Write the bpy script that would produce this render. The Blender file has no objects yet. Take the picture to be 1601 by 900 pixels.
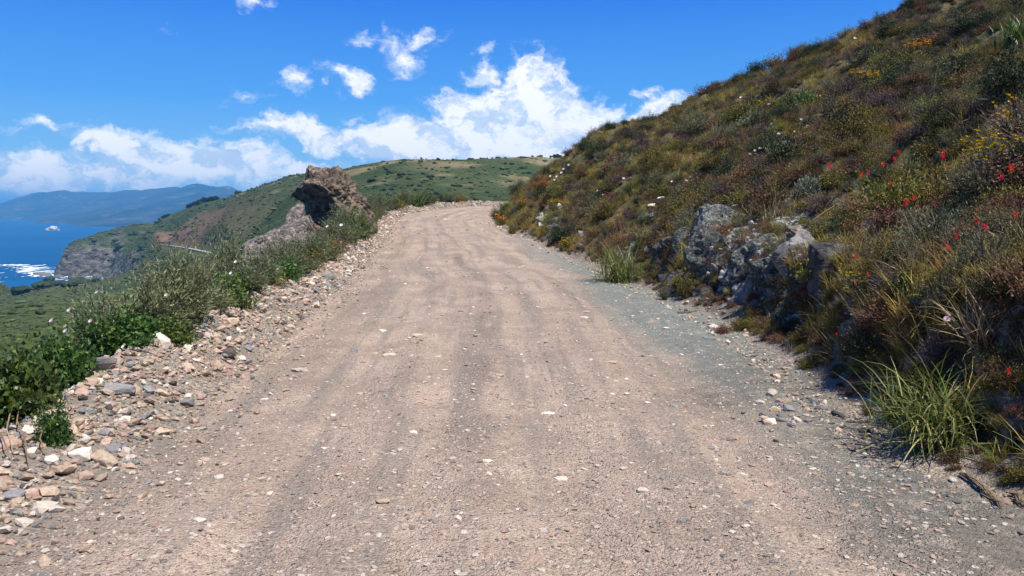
import bpy, bmesh, math, random
import numpy as np
from mathutils import Vector, Matrix, Euler
from mathutils.bvhtree import BVHTree

random.seed(7)
rng = np.random.default_rng(7)
R = math.radians
scene = bpy.context.scene
col = scene.collection

# ------------------------------------------------------------------ camera
FPX, CX, CY, HOR = 1232.0, 800.5, 450.0, 330.0
PITCH = math.atan((CY - HOR) / FPX)
CAMZ = 2.0
cam = bpy.data.cameras.new('camera')
cam.sensor_width = 36.0
cam.lens = 36.0 * FPX / 1601.0
cam.clip_start, cam.clip_end = 0.05, 200000.0
cam_o = bpy.data.objects.new('camera', cam)
cam_o.location = (0, 0, CAMZ)
cam_o.rotation_euler = (math.pi / 2 - PITCH, 0, 0)
col.objects.link(cam_o)
scene.camera = cam_o

# ------------------------------------------------------------------ light, exposure
SUN_AZ, SUN_EL = R(138), R(63)
sun = bpy.data.lights.new('sun', 'SUN')
sun.energy, sun.angle, sun.color = 5.0, R(0.5), (1.0, 0.95, 0.87)
sun_o = bpy.data.objects.new('sun', sun)
sd = Vector((math.sin(SUN_AZ) * math.cos(SUN_EL), math.cos(SUN_AZ) * math.cos(SUN_EL), math.sin(SUN_EL)))
sun_o.rotation_euler = sd.to_track_quat('Z', 'Y').to_euler()
sun_o.location = (30, 20, 60)
col.objects.link(sun_o)
scene.view_settings.view_transform = 'Standard'
scene.view_settings.look = 'None'
scene.view_settings.exposure = 0.5
scene.view_settings.gamma = 1.0
scene.cycles.max_bounces = 8
scene.cycles.diffuse_bounces = 3
scene.cycles.transparent_max_bounces = 4
scene.cycles.volume_bounces = 0


# ------------------------------------------------------------------ node helper
class NT:
    def __init__(s, tree):
        s.t = tree
        s.t.nodes.clear()

    def n(s, typ, ins=None, **props):
        nd = s.t.nodes.new(typ)
        for k, v in props.items():
            setattr(nd, k, v)
        for k, v in (ins or {}).items():
            sk = nd.inputs[k]
            if isinstance(v, bpy.types.NodeSocket):
                s.t.links.new(v, sk)
            else:
                sk.default_value = v
        return nd

    def math(s, op, a, b=0.0, c=None, clamp=False):
        nd = s.t.nodes.new('ShaderNodeMath')
        nd.operation = op
        nd.use_clamp = clamp
        for i, v in enumerate((a, b) if c is None else (a, b, c)):
            if isinstance(v, bpy.types.NodeSocket):
                s.t.links.new(v, nd.inputs[i])
            else:
                nd.inputs[i].default_value = v
        return nd.outputs[0]

    def vmath(s, op, a, b=(0, 0, 0), out=0, scale=None):
        nd = s.t.nodes.new('ShaderNodeVectorMath')
        nd.operation = op
        for i, v in enumerate((a, b)):
            if isinstance(v, bpy.types.NodeSocket):
                s.t.links.new(v, nd.inputs[i])
            else:
                nd.inputs[i].default_value = v
        if scale is not None:
            nd.inputs['Scale'].default_value = scale
        return nd.outputs[out]

    def noise(s, vec, scale, detail=4.0, rough=0.55, out='Fac', dim='3D', dist=0.0):
        nd = s.n('ShaderNodeTexNoise', {'Scale': scale, 'Detail': detail, 'Roughness': rough, 'Distortion': dist}, noise_dimensions=dim)
        if vec is not None:
            s.t.links.new(vec, nd.inputs['Vector'])
        return nd.outputs[out]

    def voro(s, vec, scale, feature='F1', out='Distance', rnd=1.0):
        nd = s.n('ShaderNodeTexVoronoi', {'Scale': scale, 'Randomness': rnd}, feature=feature)
        if vec is not None:
            s.t.links.new(vec, nd.inputs['Vector'])
        return nd.outputs[out]

    def ramp(s, fac, stops, interp='LINEAR'):
        nd = s.t.nodes.new('ShaderNodeValToRGB')
        cr = nd.color_ramp
        cr.interpolation = interp
        while len(cr.elements) < len(stops):
            cr.elements.new(0.5)
        for e, (p, c) in zip(cr.elements, stops):
            e.position = p
            e.color = (*c, 1) if len(c) == 3 else c
        if isinstance(fac, bpy.types.NodeSocket):
            s.t.links.new(fac, nd.inputs[0])
        else:
            nd.inputs[0].default_value = fac
        return nd.outputs[0]

    def rng(s, v, a, b, c=0.0, d=1.0, smooth=True):
        nd = s.n('ShaderNodeMapRange', {'From Min': a, 'From Max': b, 'To Min': c, 'To Max': d},
                 interpolation_type='SMOOTHSTEP' if smooth else 'LINEAR')
        s.t.links.new(v, nd.inputs['Value'])
        return nd.outputs[0]

    def mix(s, fac, a, b, blend='MIX'):
        nd = s.t.nodes.new('ShaderNodeMix')
        nd.data_type = 'RGBA'
        nd.blend_type = blend
        nd.clamp_factor = True
        for sk, v in ((nd.inputs[0], fac), (nd.inputs[6], a), (nd.inputs[7], b)):
            if isinstance(v, bpy.types.NodeSocket):
                s.t.links.new(v, sk)
            else:
                sk.default_value = (*v, 1) if isinstance(v, tuple) and len(v) == 3 else v
        return nd.outputs[2]

    def attr(s, name, out='Fac'):
        return s.n('ShaderNodeAttribute', attribute_name=name).outputs[out]

    def bump(s, h, strength, dist, normal=None):
        nd = s.n('ShaderNodeBump', {'Strength': strength, 'Distance': dist})
        s.t.links.new(h, nd.inputs['Height'])
        if normal is not None:
            s.t.links.new(normal, nd.inputs['Normal'])
        return nd.outputs[0]


def material(name):
    m = bpy.data.materials.new(name)
    m.use_nodes = True
    return m, NT(m.node_tree)


def finish(nt, color, rough=0.9, normal=None, spec=0.2):
    b = nt.n('ShaderNodeBsdfPrincipled', {'Roughness': rough, 'Specular IOR Level': spec})
    if isinstance(color, bpy.types.NodeSocket):
        nt.t.links.new(color, b.inputs['Base Color'])
    else:
        b.inputs['Base Color'].default_value = (*color, 1)
    if normal is not None:
        nt.t.links.new(normal, b.inputs['Normal'])
    o = nt.n('ShaderNodeOutputMaterial')
    nt.t.links.new(b.outputs[0], o.inputs[0])
    return b


# ------------------------------------------------------------------ world: sky with fair-weather clouds
world = bpy.data.worlds.new('World')
scene.world = world
world.use_nodes = True
w = NT(world.node_tree)
sky = w.n('ShaderNodeTexSky', sky_type='NISHITA', sun_disc=False, sun_elevation=SUN_EL, sun_rotation=SUN_AZ,
          altitude=100.0, air_density=1.0, dust_density=0.2, ozone_density=1.5)
SKY_STR = 0.1
sk = w.vmath('SCALE', sky.outputs[0], scale=SKY_STR)
g = w.n('ShaderNodeGamma', {'Color': sk, 'Gamma': 2.2})
skyn = w.mix(1.0, g.outputs[0], (0.75, 1.35, 2.2), 'MULTIPLY')
dirv = w.n('ShaderNodeTexCoord').outputs['Generated']
sep = w.n('ShaderNodeSeparateXYZ', {'Vector': dirv})
az = w.math('ARCTAN2', sep.outputs[0], sep.outputs[1])
el = w.math('ARCSINE', sep.outputs[2])
ae = w.n('ShaderNodeCombineXYZ', {'X': az, 'Y': w.math('MULTIPLY', el, 1.35), 'Z': 0.0}).outputs[0]
n_big = w.noise(ae, 9.0, 5.0, 0.6)
warp = w.noise(ae, 14.0, 5.0, 0.62, out='Color')
wv = w.vmath('SCALE', w.vmath('SUBTRACT', warp, (0.5, 0.5, 0.5)), scale=0.085)
aw = w.vmath('ADD', ae, wv)


# clear air: pale at the horizon, deep blue overhead, the same all round
skye = w.ramp(w.math('DIVIDE', w.math('MAXIMUM', el, 0.0), math.pi / 2), [(0.0, (0.40, 0.75, 1.0)), (0.03, (0.30, 0.65, 1.0)), (0.085, (0.105, 0.42, 0.99)), (0.165, (0.030, 0.225, 0.90)),
                                                           (0.45, (0.012, 0.095, 0.46)), (1.0, (0.008, 0.055, 0.28))])
skyc = w.vmath('SCALE', w.mix(0.93, skyn, skye), scale=0.70)


def deg_of(px, py):
    return math.atan((px - CX) / FPX), math.atan((HOR - py) / FPX) * 1.35


# cloud banks: (px, py, half width, half height, weight)
CL = [(905, 222, 135, 42, 1.0), (830, 150, 72, 52, 1.0), (760, 190, 100, 46, 1.0), (650, 224, 84, 48, 1.2), (600, 232, 50, 34, 1.0), (760, 222, 150, 42, 1.2), (870, 178, 60, 52, 1.0),
      (1030, 188, 44, 30, 1.25), (965, 212, 90, 34, 1.25), (920, 190, 60, 40, 1.2), (755, 118, 40, 22, 0.62), (700, 240, 120, 22, 0.95), (548, 129, 40, 19, 0.68),
      (628, 95, 42, 26, 0.33), (662, 66, 34, 16, 0.42), (466, 134, 20, 14, 0.5), (458, 206, 76, 20, 0.85), (530, 226, 62, 20, 0.85),
      (390, 160, 32, 10, 0.40), (570, 186, 30, 12, 0.35), (757, 88, 28, 9, 0.42), (1003, 156, 30, 8, 0.42), (985, 178, 40, 8, 0.3),
      (300, 258, 130, 34, 0.98), (200, 250, 50, 26, 0.9), (60, 278, 80, 24, 0.80), (385, 262, 90, 26, 0.95), (480, 262, 60, 14, 0.8),
      (150, 290, 190, 20, 0.7), (75, 216, 46, 13, 0.36), (408, 26, 34, 13, 0.26), (275, 70, 16, 8, 0.3), (560, 80, 22, 14, 0.25),
      (20, 270, 60, 14, 0.6), (1200, 215, 90, 60, 0.9), (1400, 230, 120, 50, 0.8)]
base = None
for (px, py, hw, hh, wt) in CL:
    a, e = deg_of(px, py)
    d = w.vmath('SUBTRACT', aw, (a, e, 0))
    d = w.vmath('MULTIPLY', d, (FPX / hw / 1.25, FPX / hh / 1.35 / 1.25, 0))
    q = w.math('MULTIPLY_ADD', w.vmath('LENGTH', d, out=1), -wt, wt)
    base = q if base is None else w.math('SMOOTH_MAX', base, q, 0.12)
# everywhere else the same kind of clouds in a low band all round
rear = w.rng(w.math('ABSOLUTE', az), 0.75, 1.0)
band = w.rng(el, 0.40, 0.02)
field = w.math('MULTIPLY_ADD', w.math('MULTIPLY', rear, band), w.rng(w.noise(ae, 2.6, 3.0), 0.42, 0.75, 0.0, 1.6), -0.7)
base = w.math('MAXIMUM', base, field)
det = w.noise(aw, 34.0, 6.0, 0.62)
fine = w.math('MULTIPLY_ADD', w.math('SUBTRACT', det, 0.5), 1.25, w.math('MULTIPLY', w.math('SUBTRACT', n_big, 0.5), 0.9))
dens = w.math('ADD', base, fine)
mask = w.rng(dens, 0.02, 0.58)
# puffs: lit from above, greyer beneath, from the same noise sampled a little higher
upv = w.vmath('ADD', aw, (0.010, 0.020, 0.0))
det2 = w.noise(upv, 34.0, 6.0, 0.62)
n_mid = w.noise(aw, 15.0, 4.0, 0.55)
n_mid2 = w.noise(upv, 15.0, 4.0, 0.55)
rel = w.math('ADD', w.math('MULTIPLY', w.math('SUBTRACT', det, det2), 1.6), w.math('MULTIPLY', w.math('SUBTRACT', n_mid, n_mid2), 3.2))
lit = w.rng(w.math('ADD', rel, w.math('MULTIPLY', dens, 0.18)), -0.35, 0.30)
ccol = w.mix(lit, (0.46, 0.57, 0.73), (0.84, 0.84, 0.85))
fin = w.mix(w.math('MULTIPLY', mask, 0.97), skyc, ccol)
bg = w.n('ShaderNodeBackground', {'Color': w.vmath('SCALE', fin, scale=1.0 / SKY_STR), 'Strength': SKY_STR})
wo = w.n('ShaderNodeOutputWorld')
w.t.links.new(bg.outputs[0], wo.inputs[0])

# ------------------------------------------------------------------ numpy noise
def _h(ix, iy, iz, seed):
    h = (ix * 374761393 + iy * 668265263 + iz * 1274126177 + seed * 974634777) & 0xFFFFFFFF
    h = ((h ^ (h >> 13)) * 1103515245) & 0xFFFFFFFF
    h = ((h ^ (h >> 15)) * 2246822519) & 0xFFFFFFFF
    return ((h ^ (h >> 16)) & 0xFFFFFF) / 0x7FFFFF - 1.0


def vnoise(P, seed=0):
    P = np.asarray(P, np.float64)
    I = np.floor(P).astype(np.int64)
    F = P - I
    F = F * F * F * (F * (F * 6 - 15) + 10)
    if P.shape[1] == 2:
        x, y = I[:, 0], I[:, 1]
        fx, fy = F[:, 0], F[:, 1]
        a = _h(x, y, 0, seed) * (1 - fx) + _h(x + 1, y, 0, seed) * fx
        b = _h(x, y + 1, 0, seed) * (1 - fx) + _h(x + 1, y + 1, 0, seed) * fx
        return a * (1 - fy) + b * fy
    x, y, z = I.T
    fx, fy, fz = F.T
    r = 0
    for dz, wz in ((0, 1 - fz), (1, fz)):
        a = _h(x, y, z + dz, seed) * (1 - fx) + _h(x + 1, y, z + dz, seed) * fx
        b = _h(x, y + 1, z + dz, seed) * (1 - fx) + _h(x + 1, y + 1, z + dz, seed) * fx
        r = r + (a * (1 - fy) + b * fy) * wz
    return r


def fbm(P, octv=4, gain=0.5, seed=0):
    P = np.asarray(P, np.float64)
    r, a, f = 0, 1.0, 1.0
    for o in range(octv):
        r = r + a * vnoise(P * f + o * 17.13, seed + o)
        a *= gain
        f *= 2.03
    return r


def ridged(P, octv=4, seed=0):
    r, a, f = 0, 1.0, 1.0
    for o in range(octv):
        r = r + a * (1 - 2 * np.abs(vnoise(P * f + o * 9.7, seed + o)))
        a *= 0.5
        f *= 2.07
    return r


def sstep(a, b, x):
    t = np.clip((x - a) / (b - a), 0, 1)
    return t * t * (3 - 2 * t)


# ------------------------------------------------------------------ object helpers
def mesh_np(name, V, F, mats=(), attrs=None, smooth=True):
    me = bpy.data.meshes.new(name)
    V = np.ascontiguousarray(V, np.float32)
    F = np.ascontiguousarray(F, np.int32)
    n, k = F.shape
    me.vertices.add(len(V))
    me.vertices.foreach_set('co', V.ravel())
    me.loops.add(n * k)
    me.loops.foreach_set('vertex_index', F.ravel())
    me.polygons.add(n)
    me.polygons.foreach_set('loop_start', np.arange(0, n * k, k, dtype=np.int32))
    me.polygons.foreach_set('use_smooth', np.full(n, smooth, bool))
    for a, v in (attrs or {}).items():
        at = me.attributes.new(a, 'FLOAT', 'POINT')
        at.data.foreach_set('value', np.ascontiguousarray(v, np.float32))
    me.update(calc_edges=True)
    for m in mats if isinstance(mats, (list, tuple)) else [mats]:
        me.materials.append(m)
    return me


def link(name, me, parent=None, loc=None, label=None, cat=None, group=None, kind=None, rot=None, scale=None):
    o = bpy.data.objects.new(name, me)
    col.objects.link(o)
    if parent is not None:
        o.parent = parent
    if loc is not None:
        o.location = loc
    if rot is not None:
        o.rotation_euler = rot
    if scale is not None:
        o.scale = scale if hasattr(scale, '__len__') else (scale,) * 3
    if label:
        o['label'] = label
    if cat:
        o['category'] = cat
    if group:
        o['group'] = group
    if kind:
        o['kind'] = kind
    return o


def kids_of(o):
    return list(o.children)


def dup(src, loc, rotz=0.0, scale=1.0, label=None, group=None, tilt=(0, 0)):
    r = src.copy()
    col.objects.link(r)
    r.location = loc
    r.rotation_euler = (tilt[0], tilt[1], rotz)
    r.scale = scale if hasattr(scale, '__len__') else (scale,) * 3
    if label:
        r['label'] = label
    if group:
        r['group'] = group
    for ch in KIDS.get(src.name, ()):
        c = ch.copy()
        col.objects.link(c)
        c.parent = r
        for gch in KIDS.get(ch.name, ()):
            d = gch.copy()
            col.objects.link(d)
            d.parent = c
    return r


KIDS = {}


def grid_faces(nx, ny):
    i = np.arange(nx - 1)[None, :] + np.arange(ny - 1)[:, None] * nx
    i = i.ravel()
    return np.stack([i, i + 1, i + nx + 1, i + nx], 1)


def at(px, py, d):
    """world point seen at photo pixel (px, py) at forward distance d"""
    return np.array(((px - CX) / FPX * d, d, CAMZ)) + np.array((0, 0, 1.0)) * vert(py) * d


def vert(py):
    # tangent of elevation of the pixel row on the centre column
    return math.tan(math.atan((CY - py) / FPX) - PITCH)


def ray_dir(px, py):
    v = Vector(((px - CX) / FPX, (CY - py) / FPX, -1.0))
    return (cam_o.rotation_euler.to_matrix() @ v).normalized()


# ------------------------------------------------------------------ road edges (left, right, height), driving direction
RD = np.array([
    (-3.0, -14, 3.0, -14, -.1), (-3.0, -6, 3.4, -6, -.05), (-3.0, 0, 3.35, 0, 0), (-3.02, 5.7, 3.3, 5.7, 0), (-3.25, 9.1, 3.5, 9.1, 0),
    (-3.78, 14.5, 3.6, 14.5, .04), (-4.5, 22, 3.0, 22, .14), (-5.3, 30, 2.0, 30, .33), (-6.4, 40, .4, 40, .75), (-7.3, 49, -1.0, 49, 1.15),
    (-8.1, 58, -1.1, 57, 1.6), (-7.0, 66, 0.2, 64, 2.05), (-3.6, 74, 3.6, 71, 2.45), (3.5, 84, 9.5, 79, 2.6), (17, 97, 21, 91, 2.7), (58, 117, 60, 110, 2.8)], float)
NSUB = 40


def catmull(P, n):
    P = np.vstack([2 * P[0] - P[1], P, 2 * P[-1] - P[-2]])
    t = np.linspace(0, 1, n, endpoint=False)[:, None]
    out = []
    for i in range(1, len(P) - 2):
        a, b, c, d = P[i - 1:i + 3]
        out.append(.5 * ((2 * b) + (c - a) * t + (2 * a - 5 * b + 4 * c - d) * t ** 2 + (3 * b - a - 3 * c + d) * t ** 3))
    out.append(P[-2][None])
    return np.vstack(out)


RS = catmull(RD, NSUB)
EL_, ER_, EZ_ = RS[:, 0:2], RS[:, 2:4], RS[:, 4]


def edge_dist(P, E):
    """signed distance (positive to the right of travel) and index of nearest edge point"""
    d = np.empty(len(P))
    idx = np.empty(len(P), int)
    T = np.gradient(E, axis=0)
    for s in range(0, len(P), 20000):
        q = P[s:s + 20000]
        dd = (q[:, None, 0] - E[None, :, 0]) ** 2 + (q[:, None, 1] - E[None, :, 1]) ** 2
        j = dd.argmin(1)
        v = q - E[j]
        t = T[j]
        sg = np.sign(v[:, 0] * t[:, 1] - v[:, 1] * t[:, 0])
        # perpendicular distance near the polyline keeps the field smooth
        tl = np.linalg.norm(t, axis=1) + 1e-9
        perp = (v[:, 0] * t[:, 1] - v[:, 1] * t[:, 0]) / tl
        dist = np.sqrt(dd[np.arange(len(q)), j])
        near = (dist < 3.0) & (j > 0) & (j < len(E) - 1)
        d[s:s + 20000] = np.where(near, perp, sg * dist)
        idx[s:s + 20000] = j
    return d, idx


# ------------------------------------------------------------------ coast beyond: thin plate spline through surveyed points
SEA = -100.0
MIDC = [  # photo column, row, distance
    (480, 282, 560), (520, 272, 580), (560, 263, 600), (610, 259, 620), (650, 256, 640), (700, 254, 680), (750, 254, 700), (790, 247, 720), (830, 243, 730),
    (870, 250, 730), (900, 262, 730), (1000, 270, 760),
    (400, 308, 740), (360, 322, 820), (330, 335, 900), (280, 350, 1020), (232, 361, 1120),
    (700, 300, 430), (780, 290, 480), (850, 290, 500), (600, 302, 420), (650, 320, 270), (750, 322, 280), (860, 322, 300), (550, 305, 430), (480, 325, 480),
    (430, 350, 520), (380, 375, 560), (320, 362, 790), (290, 372, 850),
    (357, 405, 600), (300, 390, 760), (262, 381, 870), (340, 430, 560), (260, 425, 800), (205, 428, 980), (160, 436, 1120),
    (125, 373, 1290), (180, 365, 1380), (230, 364, 1200), (230, 398, 1050), (160, 398, 1240), (104, 379, 1270), (72, 428, 1285),
    (0, 446, 640), (100, 446, 660), (150, 440, 720), (0, 490, 330), (100, 482, 360), (0, 560, 190), (150, 500, 260), (230, 470, 330)]
P3 = [at(*c) for c in MIDC]
P3 += [np.array(p, float) for p in (
    *[at(px_, py_, d_ * 1.12) * np.array([1, 1, 0.72]) for px_, py_, d_ in MIDC[:11]],
    (-830, 1620, -130), (-900, 1480, -130), (-880, 1330, -130), (-850, 1200, -118), (-420, 1560, -75),
    (0, 112, -1.5), (25, 132, 0.0), (-32, 64, -11), (-38, 30, -13), (-38, 0, -13), (-38, -60, -13), (-30, 108, -10), (70, 150, 3), (-100, 100, -24), (-60, 170, -16), (40, 180, -2), (-250, 0, -46),
    (-700, 200, -120), (-900, 600, -150), (-1100, 1200, -160), (-900, 1700, -160), (-500, 1750, -140), (-620, 860, -125), (-690, 1050, -130), (-460, 800, -88),
    (-520, 0, -90), (300, 300, 45), (500, 700, 90), (300, 1100, 40), (0, 1100, 25), (-300, 1300, -25), (500, 1500, 60), (500, 0, 80), (120, 30, 40), (-200, -300, -40), (200, -300, 50), (-120, 1700, -20))]
P3 = np.array(P3)


def tps_fit(P, lam=0.0):
    n = len(P)
    X = P[:, :2] / 300.0
    r2 = ((X[:, None] - X[None]) ** 2).sum(-1)
    K = 0.5 * r2 * np.log(r2 + 1e-12)
    A = np.zeros((n + 3, n + 3))
    A[:n, :n] = K + lam * np.eye(n)
    A[:n, n] = 1
    A[:n, n + 1:] = X
    A[n, :n] = 1
    A[n + 1:, :n] = X.T
    return np.linalg.solve(A, np.concatenate([P[:, 2], np.zeros(3)]))


def tps_eval(P, wgt, Q):
    X = P[:, :2] / 300.0
    out = np.empty(len(Q))
    for s in range(0, len(Q), 20000):
        q = Q[s:s + 20000] / 300.0
        r2 = ((q[:, None] - X[None]) ** 2).sum(-1)
        out[s:s + 20000] = (0.5 * r2 * np.log(r2 + 1e-12)) @ wgt[:-3] + wgt[-3] + q @ wgt[-2:]
    return out


W_MID = tps_fit(P3, 0.005)
FRc = np.array([at(352, 404, 590), at(330, 397, 660), at(300, 390, 755), at(285, 385, 815), at(266, 382, 880), at(250, 380, 930)])   # far road centre line


FRc[:, 2] = tps_eval(P3, W_MID, FRc[:, :2])
FRc[:, 2] = np.polyval(np.polyfit(np.arange(6), FRc[:, 2], 1), np.arange(6))
FR = catmull(FRc, 16)


def mid_height(Q, detail=True):
    z = tps_eval(P3, W_MID, Q)
    dist = np.hypot(Q[:, 0], Q[:, 1])
    if detail:
        k = sstep(120, 450, dist)
        kf = 1 - 0.65 * sstep(350, 480, Q[:, 1]) * sstep(-230, -150, Q[:, 0])
        kr = kf * (1 - 0.9) + 0.9 * kf * (1 - np.exp(-(((Q[:, 0] + 300) / 130) ** 2 + ((Q[:, 1] - 740) / 190) ** 2)))
        z = z + k * kr * (ridged(Q / 130.0, 3, 11) * 3.2 - 1.6 + fbm(Q / 35.0, 3, seed=5) * 1.3)
        # far road bench and the cut above it
        d = np.sqrt(((Q[:, None, :] - FR[None, ::4, :2]) ** 2).sum(-1)) if len(Q) < 1 else None
    # sea cliffs: land below -58 falls away steeply
    low = np.minimum(z + 60, 0)
    cl = sstep(700, 1000, dist)
    z = z + low * (0.2 + 2.0 * cl)
    crag = cl * sstep(-58, -70, z) * (ridged(Q / 26.0, 4, 3) * 5.0 - 2.5)
    return z + crag


def near_parts(Q):
    uR, jR = edge_dist(Q, ER_)
    uL, jL = edge_dist(Q, EL_)
    return uR, jR, -uL, jL


def near_height(Q, masks=False):
    uR, jR, uL, jL = near_parts(Q)
    zR, zL = EZ_[jR], EZ_[jL]
    y = ER_[jR, 1]
    f = fbm(Q / 2.3, 4, seed=21)
    f2 = fbm(Q / 0.55, 3, seed=31)
    big = fbm(Q / 7.0, 2, seed=41)
    # right hand hill: cut bank at the foot, slope above
    u = np.maximum(uR, 0)
    near = 1 - sstep(13, 26, y)
    bh = 0.35 + 0.45 * near + 0.25 * big
    bh = np.clip(bh, 0.2, 2.0)
    w0 = 0.30 + 0.55 * (fbm(np.stack([y / 3.0, y * 0], 1), 2, seed=9) * 0.5 + 0.5)
    foot = 0.16 * sstep(0, 0.7, u) + 0.10 * np.minimum(u, 3)
    bw = 0.42 * near + 1.4 * (1 - near)
    bank = bh * sstep(w0, w0 + bw, u)
    us = np.maximum(u - w0, 0)
    s1 = 0.46 + 0.17 * sstep(28, 60, y)
    slope = s1 * np.minimum(us, 8) + 0.385 * np.clip(us - 8, 0, 22) + 0.39 * np.maximum(us - 30, 0)
    rel = sstep(0.3, 3.0, u)
    zr = zR + foot + bank + slope + rel * (0.30 * f + 0.09 * f2 + 0.25 * big) + 0.05 * sstep(0.15, 0.6, u) * f2
    # a shelf a third of the way up near the camera
    led = np.exp(-((us - 5.0) / 1.0) ** 2) * (1 - sstep(11, 20, y))
    zr = zr + 0.35 * led
    # left: rubble berm, then the drop
    v = np.maximum(uL, 0)
    bm = 0.44 + 0.16 * fbm(np.stack([EL_[jL, 1] / 2.5, EL_[jL, 0] * 0], 1), 3, seed=13)
    bm = bm * (1 - 0.35 * sstep(16, 26, EL_[jL, 1])) * (0.35 + 0.65 * sstep(5.0, 9.0, EL_[jL, 1]))
    hump = bm * np.exp(-((v - 0.95) / 0.65) ** 2) * sstep(-0.3, 0.5, uL)
    drop = -0.52 * np.maximum(v - 1.5, 0) * sstep(1.2, 3.0, v)
    drop = np.where(drop < -9, -9 + (drop + 9) * 0.5, drop)
    shoulder = 0.55 * sstep(0.8, 2.2, v) * sstep(20, 32, EL_[jL, 1]) * (1 - sstep(3, 6, v))
    zl = zL + hump + drop + shoulder + sstep(0.2, 1.0, v) * 0.05 * f2 + sstep(1.5, 4, v) * 0.28 * f
    mid = mid_height(Q, False)
    k = sstep(14, 32, v)
    zl = zl * (1 - k) + mid * k
    road = (zR + zL) / 2
    z = np.where(uR > 0, zr, np.where(uL > 0, zl, road))
    z = z - 0.10 * sstep(0.0, 0.35, np.minimum(-uR, -uL))
    if masks:
        return z, uR, uL, y, near, f, f2, w0, bw, us
    return z


def warp_axis(a, b, d0, d1, n):
    t = np.linspace(0, 1, n)
    return t


def axis(lo, hi, f_lo, f_hi, step, grow):
    core = np.arange(f_lo, f_hi + 1e-6, step)
    left, right = [], []
    s, x = step, f_lo
    while x > lo:
        s *= grow
        x -= s
        left.append(max(x, lo))
    s, x = step, f_hi
    while x < hi:
        s *= grow
        x += s
        right.append(min(x, hi))
    return np.concatenate([left[::-1], core, right])


gx = axis(-46, 80, -6.6, 8.5, 0.09, 1.028)
gy = [-10.0]
while gy[-1] < 140:
    gy.append(gy[-1] + max(0.09, 0.0125 * max(gy[-1], 0), 0.35 * (gy[-1] < 2.5)))
gy = np.array(gy)
GX, GY = np.meshgrid(gx, gy)
GQ = np.stack([GX.ravel(), GY.ravel()], 1)
gz, g_uR, g_uL, g_y, g_near, g_f, g_f2, g_w0, g_bw, g_us = near_height(GQ, True)
# break the cut bank with ledges and bulging blocks
bankm = sstep(0, 0.12, g_uR - g_w0 + 0.1) * (1 - sstep(0, 1.0, g_uR - g_w0 - g_bw)) * (g_uR > 0)
n3 = np.stack([GQ[:, 0] * 1.6, GQ[:, 1] * 1.6, gz * 1.9], 1)
blk = ridged(n3, 3, 51)
push = bankm * g_near * (0.14 * blk + 0.10 * fbm(n3 * 2.4, 2, seed=61))
gV = np.stack([GQ[:, 0] - push, GQ[:, 1], gz + 0.4 * push], 1)
pos_rock = np.exp(-((GQ[:, 1] - 14.5) / 3.6) ** 2) * (1 - sstep(2.0, 4.2, g_uR)) * (g_uR > 0.2)
pos_rock = np.maximum(pos_rock, 0.9 * np.exp(-((GQ[:, 1] - 26) / 8.0) ** 2) * sstep(0.5, 0.7, vnoise(GQ / 2.1, 77) * .5 + .5) * (1 - sstep(2.5, 4.5, g_uR)) * (g_uR > 0.2))
rockm = np.clip(pos_rock * sstep(-0.3, 0.5, blk + 0.6), 0, 1)
bankc = np.clip(bankm * g_near, 0, 1)
grav = np.clip(sstep(-0.6, -0.1, g_uL) * (1 - sstep(1.3, 2.2, g_uL + 0.3 * g_f)) + (1 - sstep(0.05, 0.9, g_uR + 0.35 * g_f)) * (g_uR > -1), 0, 1)

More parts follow.
